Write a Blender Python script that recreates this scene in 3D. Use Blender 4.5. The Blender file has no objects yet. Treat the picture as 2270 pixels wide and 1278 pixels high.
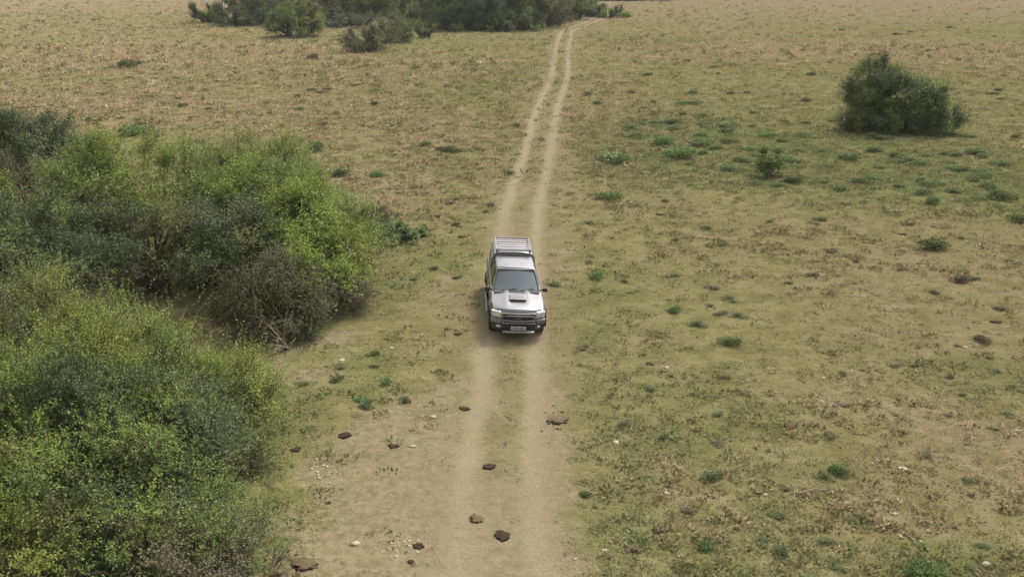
import bpy, math, random
import numpy as np
from mathutils import Vector, Matrix

# ------------------------------------------------------------------ camera, sky, sun, exposure
F_PX, PITCH, CAM_H = 2100.0, math.radians(19.5), 11.6      # photo pixels (2270 wide), radians, metres
scene = bpy.context.scene
cam_data = bpy.data.cameras.new('camera')
cam = bpy.data.objects.new('camera', cam_data)
scene.collection.objects.link(cam)
cam.location = (0, 0, CAM_H)
cam.rotation_euler = (math.pi/2 - PITCH, 0, 0)
cam_data.sensor_width = 36.0
cam_data.lens = 36.0 * F_PX / 2270.0
cam_data.clip_start = 0.1
cam_data.clip_end = 6000
scene.camera = cam
scene.render.resolution_x, scene.render.resolution_y = 1024, 576

SUN_EL, SUN_AZ = math.radians(52), math.radians(35)        # azimuth clockwise from +Y: light comes from beyond and right
world = bpy.data.worlds.new('World')
scene.world = world
world.use_nodes = True
wn = world.node_tree
wn.nodes.clear()
sky = wn.nodes.new('ShaderNodeTexSky')
sky.sky_type = 'NISHITA'
sky.sun_disc = False
sky.sun_elevation = SUN_EL
sky.sun_rotation = SUN_AZ
sky.dust_density = 4.0
sky.air_density = 1.0
sky.ozone_density = 1.0
hs = wn.nodes.new('ShaderNodeHueSaturation')               # cloud cover takes most of the blue away
hs.inputs['Saturation'].default_value = 0.22
bgn = wn.nodes.new('ShaderNodeBackground')
bgn.inputs['Strength'].default_value = 0.115
wo = wn.nodes.new('ShaderNodeOutputWorld')
wn.links.new(sky.outputs['Color'], hs.inputs['Color'])
wn.links.new(hs.outputs['Color'], bgn.inputs['Color'])
wn.links.new(bgn.outputs['Background'], wo.inputs['Surface'])

sd = bpy.data.lights.new('sun', 'SUN')
sd.energy = 2.1
sd.angle = math.radians(12)
sd.color = (1.0, 0.95, 0.87)
sun = bpy.data.objects.new('sun', sd)
scene.collection.objects.link(sun)
sdir = Vector((math.sin(SUN_AZ)*math.cos(SUN_EL), math.cos(SUN_AZ)*math.cos(SUN_EL), math.sin(SUN_EL)))
sun.rotation_euler = sdir.to_track_quat('Z', 'Y').to_euler()
sun.location = (20, 40, 60)

vs = scene.view_settings
vs.view_transform = 'Standard'
vs.look = 'None'
vs.exposure = 1.18
vs.gamma = 1.0
vs.use_curve_mapping = False
scene.cycles.max_bounces = 5
scene.cycles.diffuse_bounces = 3
scene.cycles.transparent_max_bounces = 12
scene.cycles.volume_bounces = 0
scene.cycles.use_denoising = True

# ------------------------------------------------------------------ helpers
C = scene.collection
rng = np.random.default_rng(7)
CT, ST = math.cos(PITCH), math.sin(PITCH)

def ray(px, py):
    a, b = (px - 1135.0), (639.0 - py)
    return np.array([a, F_PX*CT + b*ST, -F_PX*ST + b*CT])

def at(px, py, z=0.0):
    d = ray(px, py)
    t = (CAM_H - z)/(-d[2])
    return np.array([d[0]*t, d[1]*t, z])

def ppm(y, z=0.0):                                          # photo pixels per metre at distance y
    return F_PX/(y*CT + (CAM_H - z)*ST)

def _hash(i, j, k, seed):
    with np.errstate(over='ignore'):
        h = (i.astype(np.int64)*374761393 + j.astype(np.int64)*668265263 + k.astype(np.int64)*2147483647 + seed*1274126177)
        h = (h ^ (h >> 13))*1274126177
        h = h ^ (h >> 16)
    return (h & 0xFFFFFF)/float(0xFFFFFF)

def noise3(p, scale=1.0, seed=0):
    p = np.asarray(p, float)*scale
    i = np.floor(p).astype(np.int64)
    f = p - i
    f = f*f*(3 - 2*f)
    r = 0
    for a in (0, 1):
        for b in (0, 1):
            for c in (0, 1):
                w = (f[:, 0] if a else 1-f[:, 0])*(f[:, 1] if b else 1-f[:, 1])*(f[:, 2] if c else 1-f[:, 2])
                r = r + w*_hash(i[:, 0]+a, i[:, 1]+b, i[:, 2]+c, seed)
    return r

def fbm(p, scale=1.0, octv=4, seed=0):
    r, amp, tot = 0, 1.0, 0
    for o in range(octv):
        r = r + amp*noise3(p, scale*2**o, seed+o*17)
        tot += amp
        amp *= 0.55
    return r/tot

def noise2(x, y, scale=1.0, seed=0, octv=3):
    return fbm(np.stack([x, y, np.zeros_like(x)+seed*3.7], 1), scale, octv, seed)

def tag(o, label=None, cat=None, group=None, kind=None):
    if label: o['label'] = label
    if cat: o['category'] = cat
    if group: o['group'] = group
    if kind: o['kind'] = kind
    return o

def empty(name, loc=(0, 0, 0)):
    o = bpy.data.objects.new(name, None)
    o.empty_display_size = 0.3
    C.objects.link(o)
    o.location = loc
    return o

def link(name, me, parent=None):
    o = bpy.data.objects.new(name, me)
    C.objects.link(o)
    if parent: o.parent = parent
    return o

def copy_tree(o, parent=None):
    c = o.copy()
    C.objects.link(c)
    c.parent = parent
    for ch in o.children:
        copy_tree(ch, c)
    return c

def np_mesh(name, V, nper, mat, col=None, smooth=False):
    """faces of nper vertices each, vertices not shared"""
    V = np.asarray(V, np.float32).reshape(-1, 3)
    n = len(V)//nper
    me = bpy.data.meshes.new(name)
    me.vertices.add(len(V)); me.vertices.foreach_set('co', V.ravel())
    me.loops.add(len(V)); me.loops.foreach_set('vertex_index', np.arange(len(V), dtype=np.int32))
    me.polygons.add(n); me.polygons.foreach_set('loop_start', np.arange(0, len(V), nper, dtype=np.int32))
    if col is not None:
        a = me.attributes.new('Col', 'FLOAT_COLOR', 'FACE')
        cc = np.ones((n, 4), np.float32); cc[:, :3] = col
        a.data.foreach_set('color', cc.ravel())
    if smooth:
        me.polygons.foreach_set('use_smooth', np.ones(n, bool))
    me.materials.append(mat)
    me.update(calc_edges=True)
    return me

def idx_mesh(name, V, faces, mat, smooth=True, sharp=35):
    me = bpy.data.meshes.new(name)
    me.from_pydata([tuple(v) for v in V], [], [tuple(f) for f in faces])
    me.materials.append(mat)
    me.update()
    if smooth:
        me.polygons.foreach_set('use_smooth', np.ones(len(me.polygons), bool))
        me.set_sharp_from_angle(angle=math.radians(sharp))
    return me

def unit(v):
    return v/np.maximum(np.linalg.norm(v, axis=-1, keepdims=True), 1e-9)

def prisms(P0, P1, R0, R1, sides=4):
    """tapered tubes as quads -> (n*sides,4,3)"""
    P0, P1 = np.asarray(P0, float), np.asarray(P1, float)
    R0 = np.broadcast_to(np.asarray(R0, float), (len(P0),)); R1 = np.broadcast_to(np.asarray(R1, float), (len(P0),))
    d = unit(P1-P0)
    ref = np.where(np.abs(d[:, 2:3]) > 0.9, np.array([[1., 0, 0]]), np.array([[0, 0, 1.]]))
    u = unit(np.cross(d, ref)); v = np.cross(d, u)
    out = []
    for s in range(sides):
        a, b = 2*math.pi*s/sides, 2*math.pi*(s+1)/sides
        ca, sa, cb, sb = math.cos(a), math.sin(a), math.cos(b), math.sin(b)
        out.append(np.stack([P0+(u*ca+v*sa)*R0[:, None], P0+(u*cb+v*sb)*R0[:, None],
                             P1+(u*cb+v*sb)*R1[:, None], P1+(u*ca+v*sa)*R1[:, None]], 1))
    return np.concatenate(out)

def leaves(P, D, N, L, W):
    """diamond leaves -> (n,4,3)"""
    D = unit(D); S = unit(np.cross(D, N))
    L = np.asarray(L)[:, None]; W = np.asarray(W)[:, None]
    return np.stack([P, P+D*L*0.5-S*W*0.5, P+D*L, P+D*L*0.5+S*W*0.5], 1)

# ------------------------------------------------------------------ materials
def new_mat(name):
    m = bpy.data.materials.new(name)
    m.use_nodes = True
    m.node_tree.nodes.clear()
    return m, m.node_tree.nodes, m.node_tree.links

def mat_leaf(name='foliage', transl=0.3, rough=0.6):
    m, n, l = new_mat(name)
    a = n.new('ShaderNodeAttribute'); a.attribute_name = 'Col'
    d = n.new('ShaderNodeBsdfDiffuse'); t = n.new('ShaderNodeBsdfTranslucent')
    g = n.new('ShaderNodeBsdfGlossy'); g.inputs['Roughness'].default_value = rough
    g.inputs['Color'].default_value = (0.8, 0.85, 0.8, 1)
    mx = n.new('ShaderNodeMixShader'); mx.inputs[0].default_value = transl
    m2 = n.new('ShaderNodeMixShader'); m2.inputs[0].default_value = 0.03
    o = n.new('ShaderNodeOutputMaterial')
    l.new(a.outputs['Color'], d.inputs['Color']); l.new(a.outputs['Color'], t.inputs['Color'])
    l.new(d.outputs[0], mx.inputs[1]); l.new(t.outputs[0], mx.inputs[2])
    l.new(mx.outputs[0], m2.inputs[1]); l.new(g.outputs[0], m2.inputs[2])
    l.new(m2.outputs[0], o.inputs['Surface'])
    return m

def mat_pbr(name, col, rough=0.5, metal=0.0, noise=0.0, nscale=20, coat=0.0, bump=0.0):
    m, n, l = new_mat(name)
    p = n.new('ShaderNodeBsdfPrincipled'); o = n.new('ShaderNodeOutputMaterial')
    p.inputs['Base Color'].default_value = (*col, 1)
    p.inputs['Roughness'].default_value = rough
    p.inputs['Metallic'].default_value = metal
    p.inputs['Coat Weight'].default_value = coat
    if rough >= .85: p.inputs['Specular IOR Level'].default_value = .1
    l.new(p.outputs[0], o.inputs['Surface'])
    if noise or bump:
        tc = n.new('ShaderNodeTexCoord'); nz = n.new('ShaderNodeTexNoise')
        nz.inputs['Scale'].default_value = nscale; nz.inputs['Detail'].default_value = 6
        l.new(tc.outputs['Object'], nz.inputs['Vector'])
        r = n.new('ShaderNodeValToRGB')
        r.color_ramp.elements[0].position = 0.3; r.color_ramp.elements[1].position = 0.7
        r.color_ramp.elements[0].color = (*[c*(1-noise) for c in col], 1)
        r.color_ramp.elements[1].color = (*[min(1, c*(1+noise)) for c in col], 1)
        l.new(nz.outputs['Fac'], r.inputs['Fac']); l.new(r.outputs['Color'], p.inputs['Base Color'])
        if bump:
            b = n.new('ShaderNodeBump'); b.inputs['Strength'].default_value = bump; b.inputs['Distance'].default_value = 0.02
            l.new(nz.outputs['Fac'], b.inputs['Height']); l.new(b.outputs['Normal'], p.inputs['Normal'])
    return m

M_LEAF = mat_leaf('foliage')
M_GRASS = mat_leaf('grass_blades', 0.25, 0.7)
M_BARK = mat_pbr('bark', (0.105, 0.088, 0.062), 0.9, noise=0.35, nscale=9)
M_DEADWOOD = mat_pbr('dead_wood', (0.22, 0.19, 0.145), 0.9, noise=0.3, nscale=9)
M_PALEWOOD = mat_pbr('bleached_wood', (0.52, 0.48, 0.44), 0.9, noise=0.25, nscale=4)
M_STONE = mat_pbr('pale_stone', (0.36, 0.33, 0.23), 0.9, noise=0.3, nscale=14, bump=0.6)
M_DUNG = mat_pbr('dry_dung', (0.040, 0.028, 0.015), 0.95, noise=0.45, nscale=16, bump=0.9)
M_DUNG_OLD = mat_pbr('weathered_dung', (0.105, 0.080, 0.045), 0.95, noise=0.4, nscale=16, bump=0.9)

# ------------------------------------------------------------------ the lie of the land
_track_obs = [(1267, 1110), (1044, 1117), (922, 1121), (800, 1133), (727, 1137), (620, 1143), (490, 1155), (442, 1164),
              (329, 1196), (250, 1210), (231, 1218), (198, 1231), (165, 1242), (132, 1244), (99, 1248), (69, 1256), (57, 1288), (46, 1318), (27, 1335)]
_tp = np.array([at(px, py)[:2] for py, px in _track_obs])
_ty = np.concatenate([[-60, 0], _tp[:, 1], [300, 1600]])
_tx = np.concatenate([[0.3, -0.1], _tp[:, 0], [30, 60]])
_gy = np.arange(-60, 1600, 0.5)
_gx = np.interp(_gy, _ty, _tx)
_k = np.hanning(25); _k /= _k.sum()
_gx = np.convolve(np.pad(_gx, 12, mode='edge'), _k, 'valid')

def track_x(y):
    return np.interp(y, _gy, _gx)

TRUCK = at(1136, 700)                                        # ground point between the axles is set further down
TX, TY = 0.03, 30.4

def height(x, y):
    x = np.asarray(x, float); y = np.asarray(y, float)
    h = (noise2(x, y, 0.16, 3, 3)-0.5)*0.28 + (noise2(x, y, 1.1, 5, 3)-0.5)*0.11
    u = x - track_x(y) + (noise2(x*0, y, 0.3, 8, 2)-0.5)*0.25
    near = np.exp(-(u/1.6)**2)
    h = h*(1-0.8*near)
    for s in (-0.8, 0.8):
        h = h - 0.05*np.exp(-((u-s)/0.24)**2)
    w = np.exp(-((x-TX)/1.9)**2 - ((y-TY)/3.6)**2)
    h = h*(1-0.85*w) - 0.050*(x-TX)*w
    return h

def gz(x, y):
    return float(height(np.array([x]), np.array([y]))[0])

def blobs(x, y, lst, seed=0, wob=0.7):
    """soft patches given as (px, py, rx metres, ry metres, strength)"""
    n1 = (noise2(x, y, 0.35, seed+1, 4)-0.5)*2; n2 = (noise2(x, y, 0.9, seed+2, 3)-0.5)*2
    r = np.zeros_like(x)
    for px, py, rx, ry, s in lst:
        c = at(px, py)
        q = ((x-c[0])/rx)**2 + ((y-c[1])/ry)**2
        m = 1/(1+np.exp((np.sqrt(q)-1+wob*0.5*n1+wob*0.35*n2)*5))
        r = np.where(s > 0, np.maximum(r, m*abs(s)), r*(1-m*abs(s)))
    return r

BARE = [(1100, 1400, 4.6, 6.0, 1), (1010, 1180, 3.6, 3.2, .98), (870, 1010, 2.1, 2.6, .85), (1000, 900, 1.6, 2.8, .6), (930, 1120, 2.6, 2.2, .95), (1215, 1000, .8, 6.0, .9),
        (720, 1250, 1.4, 1.4, .8), (1010, 655, 1.5, 2.6, .55), (735, 745, 1.0, .8, .8), (640, 820, 1.6, 1.6, .55), (1120, 510, .9, 3.0, .7),
        (1235, 560, .9, 6.0, .5), (1250, 380, 1.2, 12, .5), (2250, 1150, 2.0, 3.0, .35), (1700, 470, 4, 3, .2), (2100, 720, 4, 3, .2),
        (900, 560, 1.0, 1.0, .3), (1010, 1240, 2.5, 1.6, .8)]
DRY = [(300, 120, 26, 22, .95), (700, 150, 24, 16, .7), (100, 230, 18, 12, .85), (450, 240, 18, 10, .75), (120, 60, 60, 25, .6), (1290, 230, 7, 30, .5),
       (900, 290, 12, 8, .6), (700, 420, 8, 5, .75), (1000, 400, 6, 8, .45), (1850, 110, 36, 18, .8), (1700, 35, 60, 25, .7), (2200, 120, 30, 20, .65),
       (1480, 120, 14, 18, .35), (2050, 560, 9, 6, .4), (2200, 700, 6, 5, .4), (1700, 650, 7, 4, .2), (1340, 430, 3, 8, .25),
       (2230, 1000, 2.5, 3, .55), (1500, 1130, 2, 2, .35), (2000, 1150, 2.5, 1.5, .4), (850, 560, 1.5, 4, .3), (1950, 900, 3, 3, .3), (1560, 70, 30, 12, .5)]
LUSH = [(1700, 345, 16, 9, .8), (2080, 400, 11, 8, .75), (1500, 300, 8, 10, .8), (1500, 330, 7, 7, .7), (1800, 350, 9, 5, .6), (2100, 430, 7, 5, .5), (1600, 260, 10, 10, .4), (1900, 330, 9, 5, .7), (950, 600, 2.2, 6, .55),
        (880, 470, 2.5, 4, .5), (1330, 640, 3.0, 4, .5), (1300, 700, 2.0, 5, .55), (1420, 880, 3.5, 4, .55), (1330, 1180, 1.6, 3, .6), (1600, 1250, 3, 2, .4),
        (750, 830, 2.2, 2.6, .7), (640, 900, 1.6, 3.5, .8), (690, 1000, .9, 1.6, .6), (620, 1180, 1.3, 2.2, .6), (1900, 760, 3, 2.4, .35), (2180, 830, 3, 2, .45),
        (820, 170, 14, 14, .4), (1010, 170, 10, 20, .5), (1400, 400, 5, 8, .3), (1060, 330, 6, 8, .3), (980, 470, 3, 5, .4), (1110, 690, .7, 4, .2),
        (1000, 90, 20, 14, .4), (450, 60, 10, 8, .5), (1400, 90, 10, 12, .5), (160, 40, 40, 30, .3), (1150, 850, .8, 5, .5), (2080, 1260, 1.2, 1.2, .7)]

def masks(x, y):
    u = x - track_x(y)
    b = blobs(x, y, BARE, 11); d = blobs(x, y, DRY, 23, 1.0); g = blobs(x, y, LUSH, 31, 0.9)
    nn = (noise2(x, y, .8, 41, 3)-.5)*1.6
    b = np.where((y < 27) & (x < 9), b*np.clip((2.5-u+nn)/1.5, 0, 1), b)
    d = np.maximum(d, .8*np.clip((y-150)/60, 0, 1))
    return b, d, g, u

# ground sheet: fine near the camera, coarse towards the horizon
ys = [-40.0, -25, -12, -4, 2, 6, 9]
y = 10.5
while y < 75: ys.append(y); y += 0.17
while y < 2600: ys.append(y); y += max(0.17, (y-68)*0.03)
xs = [0.0]; x = 0.0
while x < 34: x += 0.19; xs.append(x)
while x < 1500: x += max(0.19, (x-30)*0.055); xs.append(x)
xs = np.array(sorted(set([-v for v in xs] + xs))); ys = np.array(ys)
GX, GY = np.meshgrid(xs, ys)
gx, gy = GX.ravel(), GY.ravel()
gh = height(gx, gy)
b, d, g, u = masks(gx, gy)
nx, ny = len(xs), len(ys)
ii = (np.arange(ny-1)[:, None]*nx + np.arange(nx-1)[None, :]).ravel()
F = np.stack([ii, ii+1, ii+nx+1, ii+nx], 1).astype(np.int32)
me = bpy.data.meshes.new('ground')
me.vertices.add(nx*ny); me.vertices.foreach_set('co', np.stack([gx, gy, gh], 1).astype(np.float32).ravel())
me.loops.add(F.size); me.loops.foreach_set('vertex_index', F.ravel())
me.polygons.add(len(F)); me.polygons.foreach_set('loop_start', np.arange(0, F.size, 4, dtype=np.int32))
me.polygons.foreach_set('use_smooth', np.ones(len(F), bool))
a = me.attributes.new('Mask', 'FLOAT_COLOR', 'POINT')
a.data.foreach_set('color', np.stack([b, d, g, np.ones_like(b)], 1).astype(np.float32).ravel())
a = me.attributes.new('Track', 'FLOAT', 'POINT'); a.data.foreach_set('value', np.clip(u, -60, 60).astype(np.float32))
me.update(calc_edges=True)

def ground_mat():
    m, n, l = new_mat('pasture_ground')
    tc = n.new('ShaderNodeTexCoord')
    def nz(scale, det=5, rough=.6, vec=None, stretch=None):
        k = n.new('ShaderNodeTexNoise'); k.inputs['Scale'].default_value = scale; k.inputs['Detail'].default_value = det
        k.inputs['Roughness'].default_value = rough
        src = tc.outputs['Object']
        if stretch:
            mp = n.new('ShaderNodeMapping'); mp.inputs['Scale'].default_value = stretch
            l.new(src, mp.inputs['Vector']); src = mp.outputs['Vector']
        l.new(src, k.inputs['Vector']); return k.outputs['Fac']
    def mathn(op, a, b=None, clamp=False):
        k = n.new('ShaderNodeMath'); k.operation = op; k.use_clamp = clamp
        for i, v in enumerate((a, b)):
            if v is None: continue
            if isinstance(v, (int, float)): k.inputs[i].default_value = v
            else: l.new(v, k.inputs[i])
        return k.outputs[0]
    def mr(v, a, b, c=0, e=1, smooth=True):
        k = n.new('ShaderNodeMapRange'); k.clamp = True
        if smooth: k.interpolation_type = 'SMOOTHSTEP'
        l.new(v, k.inputs['Value'])
        for nm, q in zip(('From Min', 'From Max', 'To Min', 'To Max'), (a, b, c, e)): k.inputs[nm].default_value = q
        return k.outputs['Result']
    def mix(f, a, b):
        k = n.new('ShaderNodeMix'); k.data_type = 'RGBA'
        if isinstance(f, (int, float)): k.inputs['Factor'].default_value = f
        else: l.new(f, k.inputs['Factor'])
        for nm, q in ((6, a), (7, b)):
            if isinstance(q, tuple): k.inputs[nm].default_value = (*q, 1)
            else: l.new(q, k.inputs[nm])
        return k.outputs[2]
    at_ = n.new('ShaderNodeAttribute'); at_.attribute_name = 'Mask'
    sp = n.new('ShaderNodeSeparateColor'); l.new(at_.outputs['Color'], sp.inputs[0])
    bare, dry, lush = sp.outputs[0], sp.outputs[1], sp.outputs[2]
    tr = n.new('ShaderNodeAttribute'); tr.attribute_name = 'Track'
    big, mid, small, fine = nz(.12, 4), nz(.9, 6, .65), nz(4.5, 6, .7), nz(22, 5, .75)
    mid2 = nz(2.0, 5, .7, stretch=(.7, 1.3, 1))
    # grass cover
    olive = mix(mr(mid, .38, .62), (0.172, 0.161, 0.064), (0.252, 0.228, 0.108))
    olive = mix(mr(big, .4, .6), olive, mix(.45, olive, (0.238, 0.205, 0.098)))
    straw = mix(mr(mid2, .35, .65), (0.225, 0.178, 0.090), (0.31, 0.24, 0.145))
    green = mix(mr(small, .35, .65), (0.110, 0.128, 0.040), (0.180, 0.190, 0.070))
    earth = mix(mr(mid2, .35, .65), (0.215, 0.172, 0.098), (0.30, 0.24, 0.155))
    dirt = mix(mr(mathn('ADD', mathn('MULTIPLY', small, .7), mathn('MULTIPLY', fine, .3)), .38, .62), (0.185, 0.148, 0.085), (0.295, 0.240, 0.148))
    wob = mathn('SUBTRACT', small, .5)
    patch = mathn('MULTIPLY', mathn('SUBTRACT', nz(.22, 4, .6), .5), 1.5)
    dryf = mr(mathn('ADD', mathn('ADD', dry, patch), mathn('MULTIPLY', mathn('SUBTRACT', mid, .5), 1.6)), .2, .8)
    lushf = mr(mathn('ADD', mathn('SUBTRACT', lush, mathn('MULTIPLY', patch, .8)), mathn('MULTIPLY', mathn('SUBTRACT', mid2, .5), 1.8)), .2, .85)
    col = mix(dryf, olive, straw)
    rust = mr(mathn('ADD', nz(.30, 5, .65), mathn('MULTIPLY', dry, .10)), .56, .68)
    col = mix(mathn('MULTIPLY', mathn('MULTIPLY', rust, dry), .55), col, (0.27, 0.185, 0.110))
    col = mix(mathn('MULTIPLY', lushf, .72), col, green)
    # thin places where the earth shows through
    thin = mr(mathn('ADD', mid2, mathn('MULTIPLY', wob, .8)), .60, .78)
    col = mix(mathn('MULTIPLY', thin, .20), col, earth)
    # tufts: darker, greener grass in small clumps
    tuft = mr(mathn('ADD', small, mathn('MULTIPLY', mathn('SUBTRACT', fine, .5), .6)), .56, .70)
    col = mix(mathn('MULTIPLY', tuft, .72), col, (0.085, 0.078, 0.026))
    streak = mr(nz(7, 4, .7, stretch=(.5, 1.5, 1)), .57, .72)
    col = mix(mathn('MULTIPLY', streak, .55), col, (0.115, 0.090, 0.040))
    pale = mr(nz(3.1, 5, .7, stretch=(.8, 1.3, 1)), .56, .70)
    col = mix(mathn('MULTIPLY', pale, .45), col, (0.285, 0.275, 0.125))
    rosy = mr(nz(.55, 5, .7), .56, .68)
    col = mix(mathn('MULTIPLY', rosy, .28), col, (0.255, 0.195, 0.115))
    # bare soil, ragged edged
    bf = mr(mathn('ADD', bare, mathn('ADD', mathn('MULTIPLY', mathn('SUBTRACT', mid, .5), 1.3), mathn('MULTIPLY', wob, .9))), .32, .74)
    col = mix(mathn('MULTIPLY', bf, .85), col, dirt)
    speck = mr(nz(6.5, 4, .7), .63, .72)
    col = mix(mathn('MULTIPLY', mathn('MULTIPLY', speck, bf), .5), col, (0.13, 0.10, 0.05))
    blot = mr(nz(2.3, 5, .7), .55, .70); blot2 = mr(nz(1.5, 5, .7, stretch=(1.2, .8, 1)), .55, .68)
    col = mix(mathn('MULTIPLY', mathn('MULTIPLY', blot, bf), .6), col, (0.19, 0.155, 0.085))
    col = mix(mathn('MULTIPLY', mathn('MULTIPLY', blot2, bf), .45), col, (0.30, 0.235, 0.165))
    # wheel ruts
    uu = mathn('ADD', tr.outputs['Fac'], mathn('MULTIPLY', mathn('SUBTRACT', nz(.35, 2), .5), .5))
    au = mathn('ABSOLUTE', uu)
    dist = mathn('ABSOLUTE', mathn('SUBTRACT', au, .8))
    dist = mathn('ADD', dist, mathn('MULTIPLY', wob, .35))
    rut = mr(dist, .58, .06)
    hump = mr(mathn('ADD', au, mathn('MULTIPLY', mathn('SUBTRACT', mid, .5), 2.2)), 2.6, .9)
    col = mix(mathn('MULTIPLY', hump, .34), col, earth)
    col = mix(mathn('MULTIPLY', mathn('MULTIPLY', rut, mathn('SUBTRACT', 1.0, mathn('MULTIPLY', bare, .60))), .85), col, mix(mr(fine, .3, .7), (0.275, 0.228, 0.143), (0.35, 0.292, 0.188)))
    # grain
    grain = mr(fine, .25, .75, .80, 1.18, False)
    hv = n.new('ShaderNodeHueSaturation'); l.new(grain, hv.inputs['Value']); l.new(col, hv.inputs['Color'])
    p = n.new('ShaderNodeBsdfDiffuse'); p.inputs['Roughness'].default_value = .8
    l.new(hv.outputs[0], p.inputs['Color'])
    bm = n.new('ShaderNodeBump'); bm.inputs['Strength'].default_value = 1.0; bm.inputs['Distance'].default_value = .07
    keep = mathn('SUBTRACT', 1.0, mathn('MULTIPLY', mathn('MAXIMUM', rut, bf), .72))
    hh = mathn('MULTIPLY', mathn('ADD', small, mathn('MULTIPLY', fine, .45)), keep)
    l.new(hh, bm.inputs['Height']); l.new(bm.outputs['Normal'], p.inputs['Normal'])
    o = n.new('ShaderNodeOutputMaterial'); l.new(p.outputs[0], o.inputs['Surface'])
    return m
me.materials.append(ground_mat())
tag(link('ground', me), kind='structure')

# ------------------------------------------------------------------ shrubs and trees
def pick(pal, t, jit, rs, k):
    """palette colours chosen by a 0..1 field"""
    pal = np.array(pal)
    i = np.clip((t*len(pal)).astype(int), 0, len(pal)-1)
    return np.clip(pal[i]*(1+(rs.random((k, 1))-.5)*jit)*(1+(rs.random((k, 3))-.5)*jit*.35), .004, .9)

def shrub(name, label, cat, ells, pal, seed, shoots=3000, slen=.7, leaf=.055, nleaf=14, droop=.15, up=.6, whip=.05,
          group=None, patch=.8, hole=.42, wood=None, bases=None, stem_r=.05, inner=1.0, limb_n=60, trunk=None, lw=.62, twig=.0035, zmin=.12, per=34):
    rs = np.random.default_rng(seed)
    E = np.array(ells, float)                                 # cx cy cz rx ry rz
    base = np.array([E[:, 0].mean(), E[:, 1].mean(), 0.0]); base[2] = gz(base[0], base[1])
    root = empty(name, tuple(base))
    tag(root, label, cat, group)
    area = E[:, 3]*E[:, 4]+E[:, 3]*E[:, 5]
    which = rs.choice(len(E), size=int(shoots*2.6/per), p=area/area.sum())
    e = E[which]
    dr = unit(rs.normal(size=(len(e), 3)))
    lump = fbm(dr*1.7+which[:, None]*5.1+seed, 1.3, 3, seed)
    rad = .58+.60*lump+.30*rs.random(len(e))
    p = e[:, :3]+dr*e[:, 3:]*rad[:, None]
    ok = p[:, 2] > zmin
    for j in range(len(E)):
        q = (((p-E[j, :3])/E[j, 3:])**2).sum(1)
        ok &= ~((q < .5) & (which != j))
    hf = fbm(p, .95, 2, seed+5)
    ok &= ~((hf < hole) & (rs.random(len(p)) < .9))
    nc = max(6, int(shoots/per))
    p, e, dr = p[ok][:nc], e[ok][:nc], dr[ok][:nc]
    nc = len(p)
    cl_t = np.clip((fbm(p, patch*.7, 3, seed+9)-.5)*2.8+.5+(rs.random(nc)-.5)*.45, 0, .999)
    cl_s = .6+.75*rs.random(nc)
    cj = np.repeat(np.arange(nc), per)
    cj = cj[rs.random(len(cj)) < np.clip(cl_s[cj], 0, 1)]
    K = len(cj)
    n = unit(dr/e[:, 3:]*e[:, 3:].mean(1, keepdims=True))[cj]
    out = unit(rs.normal(size=(K, 3))*.60+n*.7+np.array([0, 0, 1.])*up*.8)
    p = p[cj]-n*slen*.25+rs.normal(size=(K, 3))*slen*.13
    e = e[cj]; dr = dr[cj]
    D = out
    L = slen*.95*cl_s[cj]*(.65+rs.random(K)*.6)
    L = np.where(rs.random(K) < whip, L*1.9, L)
    P0 = p
    tfield = np.clip(cl_t[cj]+(rs.random(K)-.5)*.12, 0, .999)
    # twigs, bent downward at the tip
    mid = P0+D*(L*.55)[:, None]
    D2 = unit(D+np.array([0, 0, -1.])*droop*2+rs.normal(size=(K, 3))*.15)
    tip = mid+D2*(L*.45)[:, None]
    TW = np.concatenate([prisms(P0, mid, twig*1.4, twig, 3), prisms(mid, tip, twig, twig*.4, 3)])
    # leaves along the shoots
    LP, LD, LN, LL, LW, LC = [], [], [], [], [], []
    base_c = pick(pal, tfield, .18, rs, K)
    NS = unit(n*.5+D*.35+np.array([0, 0, .8])+rs.normal(size=(K, 3))*.14)
    for k in range(nleaf):
        s = (k+rs.random(K))/nleaf
        s = .12+.88*s**.7
        q = np.where((s < .55)[:, None], P0+(mid-P0)*(s/.55)[:, None], mid+(tip-mid)*((s-.55)/.45)[:, None])
        side = unit(rs.normal(size=(K, 3)))
        dd = unit(D*.45+side)
        LP.append(q+side*leaf*.5); LD.append(dd)
        LN.append(unit(NS+rs.normal(size=(K, 3))*.17))
        LL.append(leaf*(.6+rs.random(K)*.8)); LW.append(leaf*lw*(.6+rs.random(K)*.8))
        LC.append(np.clip(base_c*(1+(rs.random((K, 1))-.5)*.22), 0, 1))
    # leaves deeper in the crown
    ni = int(K*1.3*inner)
    if ni:
        j = rs.integers(0, K, ni)
        c0 = e[j, :3]
        q = c0+(p[j]-c0)*(.35+.5*rs.random((ni, 1)))+rs.normal(size=(ni, 3))*.12
        q[:, 2] = np.maximum(q[:, 2], .08)
        LP.append(q); LD.append(unit(rs.normal(size=(ni, 3)))); LN.append(unit(rs.normal(size=(ni, 3))+np.array([0, 0, 1.])))
        LL.append(leaf*(1.4+rs.random(ni))); LW.append(leaf*(1.0+rs.random(ni)*.6)); LC.append(base_c[j]*.9)
    V = leaves(np.concatenate(LP), np.concatenate(LD), np.concatenate(LN), np.concatenate(LL), np.concatenate(LW))
    off = base
    link('foliage', np_mesh('foliage', V-off, 4, M_LEAF, np.concatenate(LC)), root)
    # limbs from the ground to the shoots
    if bases is None:
        bases = [(base[0]+rs.normal()*E[:, 3].max()*.25, base[1]+rs.normal()*E[:, 4].max()*.2) for _ in range(5)]
    B = np.array([[bx, by, gz(bx, by)-.05] for bx, by in bases])
    sel = rs.choice(K, min(K, limb_n*3), replace=False)
    T = P0[sel]
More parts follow.
